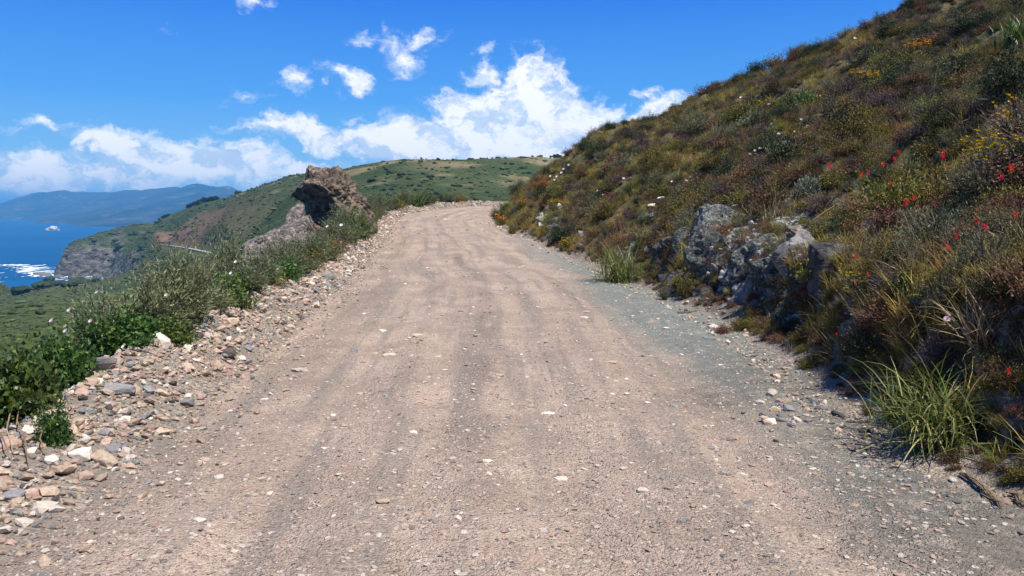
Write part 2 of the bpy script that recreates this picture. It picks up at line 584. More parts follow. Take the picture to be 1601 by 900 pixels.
# ------------------------------------------------------------------ setting materials
def mat_ground():
    m, t = material('hillside soil')
    P = t.n('ShaderNodeNewGeometry').outputs['Position']
    n1 = t.noise(P, 1.1, 5, 0.6)
    n2 = t.noise(P, 9.0, 5, 0.65)
    n3 = t.noise(P, 60.0, 4, 0.7)
    soil = t.mix(t.rng(n1, 0.35, 0.65), (0.060, 0.043, 0.030), (0.110, 0.083, 0.052))
    soil = t.mix(t.rng(n2, 0.42, 0.7), soil, (0.155, 0.118, 0.072))
    soil = t.mix(t.math('MULTIPLY', t.rng(n3, 0.5, 0.75), 0.6), soil, (0.24, 0.19, 0.12))
    grn = t.mix(t.rng(t.noise(P, 0.55, 4, 0.6), 0.40, 0.62), soil, (0.085, 0.088, 0.035))
    # fractured serpentine
    vs = t.vmath('MULTIPLY', P, (1.0, 1.0, 1.7))
    vs = t.vmath('ADD', vs, t.vmath('SCALE', t.noise(P, 5.0, 4, 0.6, out='Color'), scale=0.22))
    c1 = t.voro(vs, 14.0, out='Color')
    c1v = t.n('ShaderNodeSeparateColor', {'Color': c1}).outputs[0]
    edge = t.voro(vs, 14.0, feature='DISTANCE_TO_EDGE')
    e2 = t.voro(vs, 34.0, feature='DISTANCE_TO_EDGE')
    rock = t.ramp(c1v, [(0.0, (0.030, 0.031, 0.032)), (0.35, (0.08, 0.083, 0.08)), (0.6, (0.22, 0.235, 0.21)), (0.82, (0.42, 0.45, 0.40)), (1.0, (0.62, 0.64, 0.58))])
    rock = t.mix(t.rng(t.noise(P, 1.9, 3), 0.50, 0.66), rock, (0.060, 0.052, 0.046))
    rock = t.mix(t.rng(n2, 0.5, 0.75), rock, (0.15, 0.13, 0.10))
    gv = t.voro(P, 55.0, out='Color')
    gvv = t.n('ShaderNodeSeparateColor', {'Color': gv}).outputs[1]
    grav = t.ramp(gvv, [(0, (0.10, 0.085, 0.07)), (0.4, (0.23, 0.19, 0.15)), (0.75, (0.32, 0.26, 0.20)), (1, (0.44, 0.38, 0.31))])
    grav = t.mix(t.rng(n1, 0.40, 0.65), grav, (0.20, 0.17, 0.14))
    bk = t.mix(t.rng(n2, 0.4, 0.7), (0.030, 0.026, 0.023), (0.085, 0.070, 0.055))  # dark rock and soil, darkened further so the bank's shade goes near black
    bk = t.mix(t.math('MULTIPLY', t.rng(c1v, 0.72, 0.9), 0.7), bk, (0.19, 0.18, 0.16))
    grn = t.mix(t.attr('bank'), grn, bk)
    c = t.mix(t.attr('rock'), grn, rock)
    c = t.mix(t.attr('gravel'), c, grav)
    h = t.math('ADD', t.math('MULTIPLY', t.math('MINIMUM', edge, 0.12), 1.6), t.math('MULTIPLY', t.math('MINIMUM', e2, 0.05), 1.2))
    hh = t.math('ADD', t.math('MULTIPLY', h, t.attr('rock')), t.math('MULTIPLY', n2, 0.12))
    hh = t.math('ADD', hh, t.math('MULTIPLY', t.voro(P, 55.0), t.math('MULTIPLY', t.attr('gravel'), -0.12)))
    finish(t, c, 0.92, t.bump(hh, 1.0, 0.10), 0.15)
    return m


M_GROUND = mat_ground()
# open up near sheet under the road a little so that the road sheet lies on top
ground_me = mesh_np('ground', gV, grid_faces(len(gx), len(gy)), M_GROUND, {'rock': rockm, 'gravel': grav, 'bank': bankc})
ground = link('ground', ground_me, kind='structure')
gF = grid_faces(len(gx), len(gy))
BVH = BVHTree.FromPolygons([Vector(v) for v in gV.tolist()], gF.tolist())


def hit(px, py):
    l, nrm, i, d = BVH.ray_cast(Vector((0, 0, CAMZ)), ray_dir(px, py))
    return l, nrm


def drop(x, y, top=80.0):
    l, nrm, i, d = BVH.ray_cast(Vector((x, y, top)), Vector((0, 0, -1)))
    return l, nrm


# ------------------------------------------------------------------ the gravel road
def mat_road():
    m, t = material('graded gravel')
    P = t.n('ShaderNodeNewGeometry').outputs['Position']
    acr = t.attr('across')          # metres from the left edge, wobbled
    alo = t.attr('along')
    n1 = t.noise(P, 0.8, 5, 0.6)
    n2 = t.noise(P, 4.5, 5, 0.65)
    n3 = t.noise(P, 30.0, 4, 0.7)
    st = t.noise(t.n('ShaderNodeCombineXYZ', {'X': t.math('MULTIPLY', acr, 3.2), 'Y': t.math('MULTIPLY', alo, 0.14), 'Z': 0.0}).outputs[0], 1.0, 4, 0.6)
    c = t.mix(t.rng(n1, 0.36, 0.66), (0.366, 0.284, 0.220), (0.480, 0.374, 0.292))
    c = t.mix(t.math('MULTIPLY', t.rng(st, 0.44, 0.66), 0.85), c, (0.275, 0.235, 0.195))
    c = t.mix(t.math('MULTIPLY', t.attr('loose'), 0.8), c, t.mix(t.rng(n2, 0.4, 0.6), (0.245, 0.175, 0.125), (0.21, 0.185, 0.16)))
    c = t.mix(t.math('MULTIPLY', t.attr('green'), t.rng(n2, 0.22, 0.55)), c, (0.200, 0.228, 0.205))
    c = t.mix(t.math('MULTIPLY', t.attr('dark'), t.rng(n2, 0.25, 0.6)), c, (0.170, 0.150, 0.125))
    # pale dusted slabs of rock just showing through
    sl = t.noise(P, 1.7, 6, 0.62)
    c = t.mix(t.math('MULTIPLY', t.rng(sl, 0.66, 0.72), 0.75), c, (0.46, 0.42, 0.37))
    # grit
    for sc, amt in ((95.0, 0.55), (42.0, 0.55)):
        cc = t.n('ShaderNodeSeparateColor', {'Color': t.voro(P, sc, out='Color')})
        k = t.ramp(cc.outputs[0], [(0.0, (0.45, 0.45, 0.47)), (0.25, (0.85, 0.84, 0.83)), (0.7, (1.08, 1.07, 1.05)), (1.0, (1.5, 1.46, 1.4))])
        msk = t.math('MULTIPLY', t.rng(cc.outputs[1], 0.25, 0.6), amt)
        c = t.mix(msk, c, t.mix(1.0, c, k, 'MULTIPLY'))
    cc = t.n('ShaderNodeSeparateColor', {'Color': t.voro(P, 17.0, out='Color')})
    dd = t.voro(P, 17.0)
    peb = t.math('MULTIPLY', t.math('MULTIPLY', t.rng(dd, 0.40, 0.30), t.math('GREATER_THAN', cc.outputs[1], 0.72)), 0.9)
    c = t.mix(peb, c, t.ramp(cc.outputs[0], [(0, (0.18, 0.17, 0.16)), (0.25, (0.38, 0.28, 0.22)), (0.6, (0.52, 0.41, 0.32)), (1.0, (0.66, 0.57, 0.47))]))
    h = t.math('ADD', t.math('MULTIPLY', t.voro(P, 42.0), -0.35), t.math('MULTIPLY', t.voro(P, 95.0), -0.22))
    h = t.math('ADD', h, t.math('MULTIPLY', n3, 0.35))
    h = t.math('ADD', h, t.math('MULTIPLY', n2, 0.5))
    h = t.math('ADD', h, t.math('MULTIPLY', peb, 0.35))
    finish(t, c, 0.95, t.bump(h, 1.0, 0.05), 0.1)
    return m


M_ROAD = mat_road()
NA = 150
fr = np.linspace(-0.10, 1.07, NA)
keep = []
lastp = None
RS2 = catmull(RD, 160)
for i in range(len(RS2)):
    c = (RS2[i, 0:2] + RS2[i, 2:4]) / 2
    dmin = max(0.05, 0.010 * max(c[1], 0)) if c[1] > 2 else 0.3
    if lastp is None or np.linalg.norm(c - lastp) >= dmin:
        keep.append(i)
        lastp = c
RK = RS2[keep]
cen = (RK[:, 0:2] + RK[:, 2:4]) / 2
alo = np.concatenate([[0], np.cumsum(np.linalg.norm(np.diff(cen, axis=0), axis=1))])
rx = RK[:, 0:1] + (RK[:, 2:3] - RK[:, 0:1]) * fr
ry = RK[:, 1:2] + (RK[:, 3:4] - RK[:, 1:2]) * fr
wd = np.linalg.norm(RK[:, 2:4] - RK[:, 0:2], axis=1)[:, None]
ac = fr[None, :] * wd
al = np.repeat(alo[:, None], NA, 1)
rq = np.stack([rx.ravel(), ry.ravel()], 1)
wob = (fbm(np.stack([al.ravel() / 6.0, al.ravel() * 0], 1), 3, seed=3) * 0.18).reshape(ac.shape)
sx = (ac - wob) / wd * 6.3           # 0..6.3 metres across in the nominal section
rz = np.repeat(RK[:, 4:5], NA, 1)
rut = 0
for c0, wd0, dep in ((1.45, 0.34, 0.05), (2.35, 0.22, 0.035), (3.45, 0.34, 0.05), (5.0, 0.36, 0.045)):
    rut = rut - dep * np.exp(-((sx - c0) / wd0) ** 2)
loose = 0.95 * np.exp(-((sx - 2.85) / 0.15) ** 2) + 0.5 * np.exp(-((sx - 0.75) / 0.22) ** 2) + 0.4 * np.exp(-((sx - 1.95) / 0.12) ** 2) + 0.55 * np.exp(-((sx - 1.0) / 0.35) ** 2) * 0 + 0.35 * np.exp(-((sx - 4.4) / 0.25) ** 2)
lump = fbm(rq / 0.30, 4, seed=71).reshape(ac.shape)
lump2 = fbm(rq / 1.6, 3, seed=72).reshape(ac.shape)
loose = np.clip(loose * (0.65 + 0.6 * lump2), 0, 1)
rz = rz + 0.045 * np.sin(np.clip(sx / 6.3, 0, 1) * math.pi) + rut + loose * (0.012 + 0.02 * lump) + 0.014 * lump + 0.020 * lump2
fine = fbm(rq / 0.11, 2, seed=73).reshape(ac.shape)
rz = rz + 0.005 * fine
edge_drop = sstep(0.0, 0.6, -ac) + sstep(0.0, 0.6, ac - wd)
rz = rz - 0.05 * edge_drop
ya = ry
green = np.clip(sstep(4.4, 5.8, sx + 0.3 * lump2) * np.exp(-((ya - 15) / 7.0) ** 2) * 1.6 + 0.75 * sstep(5.0, 6.0, sx + 0.4 * lump2) * sstep(3.5, 6, ya) * (1 - sstep(30, 45, ya)) + 0.5 * sstep(5.2, 6.2, sx) * np.exp(-((ya - 5.5) / 1.2) ** 2), 0, 1)
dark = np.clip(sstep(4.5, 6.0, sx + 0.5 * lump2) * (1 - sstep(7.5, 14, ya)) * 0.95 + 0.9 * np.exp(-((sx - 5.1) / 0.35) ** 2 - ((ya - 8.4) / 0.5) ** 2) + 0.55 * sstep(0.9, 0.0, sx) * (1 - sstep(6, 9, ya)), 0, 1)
road_me = mesh_np('road', np.stack([rx.ravel(), ry.ravel(), rz.ravel()], 1), grid_faces(NA, len(keep))[:, ::-1], M_ROAD,
                  {'across': sx.ravel(), 'along': al.ravel(), 'loose': loose.ravel(), 'green': green.ravel(), 'dark': dark.ravel()})
# faces must look up
if road_me.polygons[10].normal.z < 0:
    road_me.flip_normals()
road = link('road', road_me, kind='structure')
RBVH = BVHTree.FromPolygons([Vector(v.co) for v in road_me.vertices], [list(p.vertices) for p in road_me.polygons])


def rhit(px, py):
    d = ray_dir(px, py)
    a = RBVH.ray_cast(Vector((0, 0, CAMZ)), d)
    b = BVH.ray_cast(Vector((0, 0, CAMZ)), d)
    c = [q for q in (a, b) if q[0] is not None]
    if not c:
        return None, None
    q = min(c, key=lambda q: q[3])
    return q[0], q[1]


def rdrop(x, y):
    c = [q for q in (RBVH.ray_cast(Vector((x, y, 60)), Vector((0, 0, -1))), BVH.ray_cast(Vector((x, y, 60)), Vector((0, 0, -1)))) if q[0] is not None]
    q = max(c, key=lambda q: q[0].z)
    return q[0], (q[1] if q[1].z > 0 else -q[1])


# ------------------------------------------------------------------ coastal hills
def mat_hills():
    m, t = material('coastal scrub hills')
    G = t.n('ShaderNodeNewGeometry')
    P = G.outputs['Position']
    n1 = t.noise(P, 0.010, 6, 0.62)
    n2 = t.noise(P, 0.06, 6, 0.65)
    n3 = t.noise(P, 0.35, 4, 0.7)
    c = t.mix(t.rng(n1, 0.36, 0.64), (0.036, 0.056, 0.020), (0.062, 0.080, 0.029))
    c = t.mix(t.math('MULTIPLY', t.rng(n2, 0.46, 0.70), 0.8), c, (0.098, 0.096, 0.042))
    c = t.mix(t.math('MULTIPLY', t.rng(n3, 0.50, 0.66), 0.8), c, (0.020, 0.034, 0.014))
    tan = t.mix(t.rng(n2, 0.35, 0.7), (0.25, 0.20, 0.11), (0.17, 0.145, 0.075))
    c = t.mix(t.attr('dry'), c, tan)
    c = t.mix(t.math('MULTIPLY', t.attr('cut'), t.rng(n2, 0.2, 0.6)), c, t.mix(t.rng(n3, 0.35, 0.7), (0.23, 0.125, 0.075), (0.12, 0.085, 0.058)))
    rk = t.noise(t.vmath('MULTIPLY', P, (1.0, 1.0, 2.2)), 0.10, 7, 0.7)
    rock = t.ramp(rk, [(0.30, (0.030, 0.027, 0.025)), (0.44, (0.080, 0.072, 0.062)), (0.56, (0.20, 0.18, 0.15)), (0.75, (0.33, 0.30, 0.25))])
    c = t.mix(t.attr('rock'), c, rock)
    h = t.math('ADD', t.math('MULTIPLY', n3, 1.5), t.math('MULTIPLY', rk, t.math('MULTIPLY', t.attr('rock'), 9.0)))
    finish(t, c, 0.95, t.bump(h, 0.9, 1.0), 0.05)
    return m


M_HILLS = mat_hills()
hx = np.concatenate([np.arange(-1500, -640, 22), np.arange(-640, 330, 5.0), np.arange(330, 1000, 22)])
hy = np.concatenate([np.arange(-400, 60, 22), np.arange(60, 400, 6.0), np.arange(400, 1420, 5.0), np.arange(1420, 2100, 22)])
HX, HY = np.meshgrid(hx, hy)
HQ = np.stack([HX.ravel(), HY.ravel()], 1)
hz = mid_height(HQ)
dfr = np.full(len(HQ), 1e9)
jfr = np.zeros(len(HQ), int)
sel = np.where((HQ[:, 0] < -60) & (HQ[:, 1] > 400) & (HQ[:, 1] < 1150))[0]
dd = ((HQ[sel][:, None, :] - FR[None, :, :2]) ** 2).sum(-1)
jfr[sel] = dd.argmin(1)
dfr[sel] = np.sqrt(dd.min(1))
tf = np.gradient(FR[:, :2], axis=0)
side = (HQ[:, 0] - FR[jfr, 0]) * tf[jfr, 1] - (HQ[:, 1] - FR[jfr, 1]) * tf[jfr, 0]      # right of travel away from us = uphill
fz = FR[jfr, 2]
bench = 1 - sstep(6, 26, dfr)
up = (side > 0) & (dfr < 80)
ktail = sstep(0, 10, jfr) * (1 - sstep(len(FR) - 12, len(FR) - 1, jfr))
bench = np.where(side > 0, 1 - sstep(6, 16, dfr), bench)
hz = hz * (1 - bench) + (fz - 0.6) * bench
hz = np.where((side <= 0) & (dfr < 150) & (jfr > 0), np.minimum(hz, fz - 0.6 - 0.24 * np.maximum(dfr - 7, 0)), hz)
hz = np.where((side > 0) & (dfr < 45) & (jfr > 0), np.maximum(hz, fz - 0.6 + 0.45 * np.maximum(dfr - 7, 0)), hz)
cutm = np.where(up, (1 - sstep(20, 75, dfr)), 0.25 * (1 - sstep(8, 25, dfr))) * sstep(3, 9, dfr) * (0.35 + 0.65 * sstep(len(FR) * 0.35, len(FR) * 0.6, jfr))
dist = np.hypot(HQ[:, 0], HQ[:, 1])
pxh = HQ[:, 0] / np.maximum(HQ[:, 1], 1) * FPX + CX
nz = fbm(HQ / 60.0, 4, seed=14)
dry = sstep(29, 40, hz + 5 * nz) * sstep(-90, -20, HQ[:, 0]) * sstep(0.0, 0.5, nz + 0.45)
dry = np.maximum(dry, 0.75 * sstep(0.5, 0.8, fbm(HQ / 22.0, 3, seed=15)) * sstep(10, 25, hz))
rockh = sstep(-52, -66, hz + 7 * nz) * sstep(700, 900, dist)
# scattered outcrops on the headland and the flank
rockh = np.maximum(rockh, 0.85 * sstep(0.55, 0.75, ridged(HQ / 45.0, 3, 19) * 0.5 + 0.12 * nz) * sstep(-10, -35, hz) * sstep(500, 700, dist))
rockh = np.maximum(rockh, 0.9 * np.exp(-((pxh - 187) / 9) ** 2) * np.exp(-((HQ[:, 1] - 1235) / 55) ** 2))
HF = grid_faces(len(hx), len(hy))
inn = (HQ[:, 0] > -44) & (HQ[:, 0] < 78) & (HQ[:, 1] > -8) & (HQ[:, 1] < 138)
HF = HF[~inn[HF].all(1)]
edge_in = (HQ[:, 0] > -58) & (HQ[:, 0] < 90) & (HQ[:, 1] > -24) & (HQ[:, 1] < 146)
ez = np.where(edge_in, near_height(np.stack([np.clip(HQ[:, 0], -46, 80), np.clip(HQ[:, 1], -10, 140)], 1)) - 0.5, hz) if True else hz
hz2 = np.where(edge_in & inn, ez, hz)
# join the two sheets along the border of the near one
bx = np.maximum(np.maximum(-46 - HQ[:, 0], HQ[:, 0] - 80), np.maximum(-10 - HQ[:, 1], HQ[:, 1] - 140))
sel = np.where((bx > -8) & (bx < 60))[0]
nb = near_height(np.stack([np.clip(HQ[sel, 0], -46, 80), np.clip(HQ[sel, 1], -10, 140)], 1))
kk = 1 - sstep(0, 60, bx[sel])
hz2[sel] = hz2[sel] * (1 - kk) + (nb - 0.15) * kk
hV = np.stack([HQ[:, 0], HQ[:, 1], hz2], 1)
hills_me = mesh_np('hills', hV, HF, M_HILLS, {'dry': dry, 'cut': np.clip(cutm, 0, 1), 'rock': np.clip(rockh, 0, 1)})
link('hills', hills_me, kind='structure')
HBVH = BVHTree.FromPolygons([Vector(v) for v in hV.tolist()], HF.tolist())

# far road: a paved bench with a pale outer wall
m, t = material('pale far pavement')
Pp = t.n('ShaderNodeNewGeometry').outputs['Position']
finish(t, t.mix(t.noise(Pp, 0.2, 4), (0.30, 0.275, 0.24), (0.40, 0.37, 0.33)), 0.9)
nrm2 = np.stack([tf[:, 1], -tf[:, 0]], 1)
nrm2 /= np.linalg.norm(nrm2, axis=1)[:, None]
prof = [(-3.4, -0.4), (-3.4, 0.65), (-3.0, 0.65), (-3.0, 0.05), (3.0, 0.12), (3.8, -0.6)]
V, F = [], []
for i in range(len(FR)):
    for o_, z_ in prof:
        V.append((FR[i, 0] + nrm2[i, 0] * o_, FR[i, 1] + nrm2[i, 1] * o_, FR[i, 2] + z_))
k = len(prof)
for i in range(len(FR) - 1):
    for j in range(k - 1):
        F.append((i * k + j, i * k + j + 1, (i + 1) * k + j + 1, (i + 1) * k + j))
link('coastal_road', mesh_np('coastal_road', V, F, m, smooth=False), kind='structure')

# ------------------------------------------------------------------ sea
m, t = material('ocean water')
P = t.n('ShaderNodeNewGeometry').outputs['Position']
n1 = t.noise(t.vmath('MULTIPLY', P, (0.0015, 0.004, 1)), 1.0, 5, 0.6)
h = t.math('ADD', t.noise(P, 0.02, 6, 0.65), t.math('MULTIPLY', t.noise(P, 0.15, 4, 0.6), 0.25))
finish(t, t.mix(t.rng(n1, 0.35, 0.65), (0.001, 0.060, 0.165), (0.003, 0.085, 0.215)), 0.45, t.bump(h, 0.6, 6.0), 0.12)
SX = np.concatenate([np.linspace(-60000, -4000, 14), np.linspace(-3500, 1500, 50), np.linspace(2000, 60000, 10)])
SY = np.concatenate([np.linspace(-20000, -500, 8), np.linspace(0, 2500, 50), np.linspace(3000, 90000, 20)])
A, B = np.meshgrid(SX, SY)
sV = np.stack([A.ravel(), B.ravel(), np.full(A.size, SEA)], 1)
link('sea', mesh_np('sea', sV, grid_faces(len(SX), len(SY)), m), kind='structure')

# ------------------------------------------------------------------ far mountains across the bay
m, t = material('far mountain slopes')
P = t.n('ShaderNodeNewGeometry').outputs['Position']
n1 = t.noise(P, 0.0014, 6, 0.62)
n2 = t.noise(P, 0.006, 5, 0.65)
c = t.mix(t.rng(n1, 0.40, 0.60), (0.012, 0.032, 0.040), (0.040, 0.055, 0.056))  # bluish base colour carries part of the distance haze
c = t.mix(t.math('MULTIPLY', t.rng(n2, 0.55, 0.70), 0.7), c, (0.20, 0.16, 0.12))
finish(t, c, 0.95, None, 0.02)
MC = [(0, 341, 12300), (50, 345, 8500), (100, 349.5, 6500), (160, 354, 5300), (200, 358, 4500), (230, 362, 3950), (280, 372, 3200)]
MR = [(-60, 334, 14500), (-30, 330, 14000), (0, 324, 13500), (30, 314, 12600), (60, 306, 12000), (100, 302, 11300), (130, 305, 10900), (165, 305, 10500), (205, 302, 10200), (250, 300, 9800),
      (275, 298, 9500), (300, 293.5, 9200), (311, 291, 9000), (325, 296, 8900), (345, 295, 8700), (362, 292.5, 8600), (385, 304, 8600), (430, 306, 8800), (520, 300, 9000), (640, 300, 9000)]
MS = [(185, 331, 6900), (215, 323, 7300), (245, 316, 7600), (290, 330, 6400), (330, 318, 6700), (130, 335, 7900), (60, 333, 10000), (170, 346, 5900), (240, 352, 4700), (300, 350, 4400), (400, 330, 5000), (260, 345, 5400)]
MR = [(a_, HOR - (HOR - b_) * 1.17, c_) for a_, b_, c_ in MR]
back = [np.array([at(*c)[0] * k_, at(*c)[1] * k_, at(*c)[2] * f_]) for c in MR[2:] for k_, f_ in ((0.95, 0.80), (1.06, 0.80), (1.15, 0.45))]
PM = np.array([at(*c) for c in MC + MR + MS] + back + [(-12000, 12000, -200), (-10500, 16500, -150), (-4500, 5800, -160), (-8000, 8500, -170), (-2500, 3600, -150), (-9000, 17500, -60), (-3000, 15000, 20), (2000, 13000, 60), (2000, 5000, 60), (-1000, 2600, -120), (2000, 2600, -20)], float)


def tps2(P, lam):
    S = np.array([10.0, 10.0, 1.0])
    W = tps_fit(P / S, lam)
    return lambda Q: tps_eval(P / S, W, Q / 10.0)


f_m = tps2(PM, 1e-5)
mx, my = np.concatenate([np.arange(-12000, -6000, 90.0), np.arange(-6000, -2200, 38.0), np.arange(-2200, 2100, 90.0)]), np.concatenate([np.arange(2600, 7600, 75.0), np.arange(7600, 11500, 45.0), np.arange(11500, 17600, 90.0)])
A, B = np.meshgrid(mx, my)
MQ = np.stack([A.ravel(), B.ravel()], 1)
mz = f_m(MQ)
rel = np.clip((mz - SEA) / 250.0, 0, 1)
mz = mz + rel * (1 - 0.6 * sstep(180, 300, mz)) * (ridged(MQ / 1100.0, 5, 91) * 44 - 40)
mz = mz + sstep(60, 160, mz) * (ridged(MQ / 420.0, 3, 92) * 13 - 10)
mz = np.where(mz < SEA, SEA + (mz - SEA) * 2 - 2, mz)
MF = grid_faces(len(mx), len(my))
MF = MF[(mz[MF] > SEA - 30).any(1)]
link('mountains', mesh_np('mountains', np.stack([MQ[:, 0], MQ[:, 1], mz], 1), MF, m), kind='structure')
M_TOP = float(mz.max())
print('mountain top', M_TOP, 'hill top', hz.max(), 'ground verts', len(gV), 'road verts', len(rq), 'hill verts', len(HQ))

# ------------------------------------------------------------------ foliage materials
def mat_leaf(name, stops, transl=0.30, rough=0.6, spec=0.25, jitter=0.35):
    """stops: colours over the per-leaf tint 0..1; each plant shifts a little in value"""
    m, t = material(name)
    tint = t.attr('tint')
    rnd = t.n('ShaderNodeObjectInfo').outputs['Random']
    c = t.ramp(tint, stops)
    v = t.math('MULTIPLY_ADD', rnd, 2 * jitter, 1 - jitter)
    h = t.math('MULTIPLY_ADD', t.math('FRACT', t.math('MULTIPLY', rnd, 7.31)), 0.05, 0.475)
    hs = t.n('ShaderNodeHueSaturation', {'Hue': h, 'Saturation': 1.0, 'Value': v, 'Color': c})
    b = t.n('ShaderNodeBsdfPrincipled', {'Base Color': hs.outputs[0], 'Roughness': rough, 'Specular IOR Level': spec})
    o = t.n('ShaderNodeOutputMaterial')
    if transl > 0:
        tr = t.n('ShaderNodeBsdfTranslucent', {'Color': hs.outputs[0]})
        mx = t.n('ShaderNodeMixShader', {0: transl, 1: b.outputs[0], 2: tr.outputs[0]})
        t.t.links.new(mx.outputs[0], o.inputs[0])
    else:
        t.t.links.new(b.outputs[0], o.inputs[0])
    return m


LM = {
    'leafy': mat_leaf('glossy green leaves', [(0, (0.027, 0.069, 0.015)), (0.5, (0.069, 0.131, 0.025)), (0.85, (0.144, 0.206, 0.037)), (1, (0.300, 0.312, 0.062))], 0.3, 0.45, 0.4, 0.25),
    'wispy': mat_leaf('grey green leaves', [(0, (0.081, 0.100, 0.048)), (0.6, (0.185, 0.209, 0.106)), (1, (0.322, 0.338, 0.193))], 0.25, 0.7, 0.15, 0.25),
    'brown': mat_leaf('dry brown leaves', [(0, (0.066, 0.036, 0.024)), (0.5, (0.174, 0.088, 0.049)), (0.85, (0.306, 0.165, 0.083)), (1, (0.231, 0.195, 0.068))], 0.2, 0.8, 0.1, 0.4),
    'olive': mat_leaf('olive leaves', [(0, (0.090, 0.085, 0.021)), (0.6, (0.198, 0.172, 0.039)), (1, (0.367, 0.272, 0.071))], 0.25, 0.7, 0.15, 0.35),
    'silver': mat_leaf('silvery leaves', [(0, (0.10, 0.13, 0.09)), (0.6, (0.22, 0.26, 0.18)), (1, (0.33, 0.37, 0.28))], 0.2, 0.7, 0.15, 0.15),
    'dark': mat_leaf('dark green leaves', [(0, (0.014, 0.025, 0.011)), (0.6, (0.039, 0.063, 0.023)), (1, (0.086, 0.109, 0.046))], 0.2, 0.6, 0.2, 0.3),
    'sage': mat_leaf('grey sage leaves', [(0, (0.076, 0.084, 0.048)), (0.6, (0.169, 0.174, 0.099)), (1, (0.288, 0.277, 0.171))], 0.2, 0.8, 0.1, 0.25),
    'purple': mat_leaf('purple brown twigs', [(0, (0.060, 0.040, 0.044)), (0.6, (0.139, 0.095, 0.095)), (1, (0.224, 0.172, 0.152))], 0.0, 0.85, 0.1, 0.3),
    'grass': mat_leaf('olive grass', [(0, (0.148, 0.139, 0.026)), (0.45, (0.304, 0.240, 0.056)), (1, (0.575, 0.396, 0.134))], 0.3, 0.7, 0.15, 0.35),
    'straw': mat_leaf('dry straw', [(0, (0.15, 0.105, 0.055)), (0.5, (0.27, 0.20, 0.105)), (1, (0.46, 0.38, 0.23))], 0.25, 0.7, 0.15, 0.3),
    'tussock': mat_leaf('tussock blades', [(0, (0.055, 0.090, 0.016)), (0.55, (0.130, 0.170, 0.036)), (0.8, (0.24, 0.235, 0.07)), (1, (0.52, 0.42, 0.20))], 0.3, 0.45, 0.35, 0.1),
    'strap': mat_leaf('broad green blades', [(0, (0.045, 0.075, 0.018)), (0.6, (0.105, 0.150, 0.036)), (1, (0.21, 0.235, 0.08))], 0.3, 0.45, 0.35, 0.15),
    'twig': mat_leaf('grey brown twigs', [(0, (0.05, 0.038, 0.028)), (1, (0.16, 0.125, 0.095))], 0.0, 0.9, 0.1, 0.2),
    'yellow': mat_leaf('yellow flower heads', [(0, (0.55, 0.33, 0.010)), (1, (0.82, 0.58, 0.015))], 0.2, 0.7, 0.1, 0.1),
    'orange': mat_leaf('orange flower heads', [(0, (0.62, 0.20, 0.006)), (1, (0.85, 0.36, 0.010))], 0.2, 0.7, 0.1, 0.1),
    'red': mat_leaf('scarlet bracts', [(0, (0.55, 0.030, 0.014)), (1, (0.88, 0.090, 0.035))], 0.25, 0.6, 0.15, 0.1),
    'white': mat_leaf('white petals', [(0, (0.72, 0.66, 0.68)), (1, (0.86, 0.84, 0.83))], 0.3, 0.6, 0.15, 0.05),
    'pink': mat_leaf('pale pink petals', [(0, (0.62, 0.42, 0.52)), (1, (0.80, 0.66, 0.72))], 0.3, 0.6, 0.15, 0.08),
    'rose': mat_leaf('dusty pink flower heads', [(0, (0.36, 0.14, 0.13)), (1, (0.56, 0.29, 0.26))], 0.2, 0.7, 0.1, 0.2),
    'far': mat_leaf('far scrub leaves', [(0, (0.032, 0.050, 0.018)), (0.6, (0.058, 0.080, 0.028)), (1, (0.095, 0.110, 0.045))], 0.0, 0.9, 0.05, 0.35),
    'farpale': mat_leaf('far pale scrub', [(0, (0.055, 0.072, 0.025)), (0.6, (0.085, 0.098, 0.038)), (1, (0.13, 0.13, 0.06))], 0.0, 0.9, 0.05, 0.3),
}


# ------------------------------------------------------------------ plant geometry (numpy)
def unit(v):
    return v / (np.linalg.norm(v, axis=-1, keepdims=True) + 1e-9)


def leaves(p, d, n, length, width, fold=0.0):
    """diamond leaves: base p, direction d, side from normal n -> verts, tris"""
    d = unit(d)
    s = unit(np.cross(d, n))
    up = np.cross(s, d)
    L = np.asarray(length).reshape(-1, 1)
    Wd = np.asarray(width).reshape(-1, 1)
    a = p
    b = p + d * L * 0.45 + s * Wd * 0.5 + up * Wd * fold
    c = p + d * L
    e = p + d * L * 0.45 - s * Wd * 0.5 + up * Wd * fold
    V = np.stack([a, b, c, e], 1).reshape(-1, 3)
    i = np.arange(len(p))[:, None] * 4
    F = np.concatenate([i + np.array([[0, 1, 2]]), i + np.array([[0, 2, 3]])], 0)
    return V, F


def tubes(paths, r0, r1):
    """thin three sided twigs; paths (N,K,3)"""
    N, K, _ = paths.shape
    d = unit(paths[:, -1] - paths[:, 0])
    ref = np.where(np.abs(d[:, 2:3]) > 0.8, np.array([[1.0, 0, 0]]), np.array([[0, 0, 1.0]]))
    s = unit(np.cross(d, ref))
    q = np.cross(d, s)
    r = np.linspace(1, 0, K)[None, :, None]
    rad = (np.asarray(r0).reshape(-1, 1, 1) * r + np.asarray(r1).reshape(-1, 1, 1) * (1 - r))
    ring = []
    for k in range(3):
        an = k * 2.0944
        ring.append(paths + (s * math.cos(an) + q * math.sin(an))[:, None, :] * rad)
    V = np.stack(ring, 2)                      # N,K,3,3
    idx = np.arange(N * K * 3).reshape(N, K, 3)
    F = []
    for k in range(3):
        a, b = idx[:, :-1, k], idx[:, :-1, (k + 1) % 3]
        c, e = idx[:, 1:, (k + 1) % 3], idx[:, 1:, k]
        F.append(np.stack([a, b, c], -1).reshape(-1, 3))
        F.append(np.stack([a, c, e], -1).reshape(-1, 3))
    return V.reshape(-1, 3), np.concatenate(F)


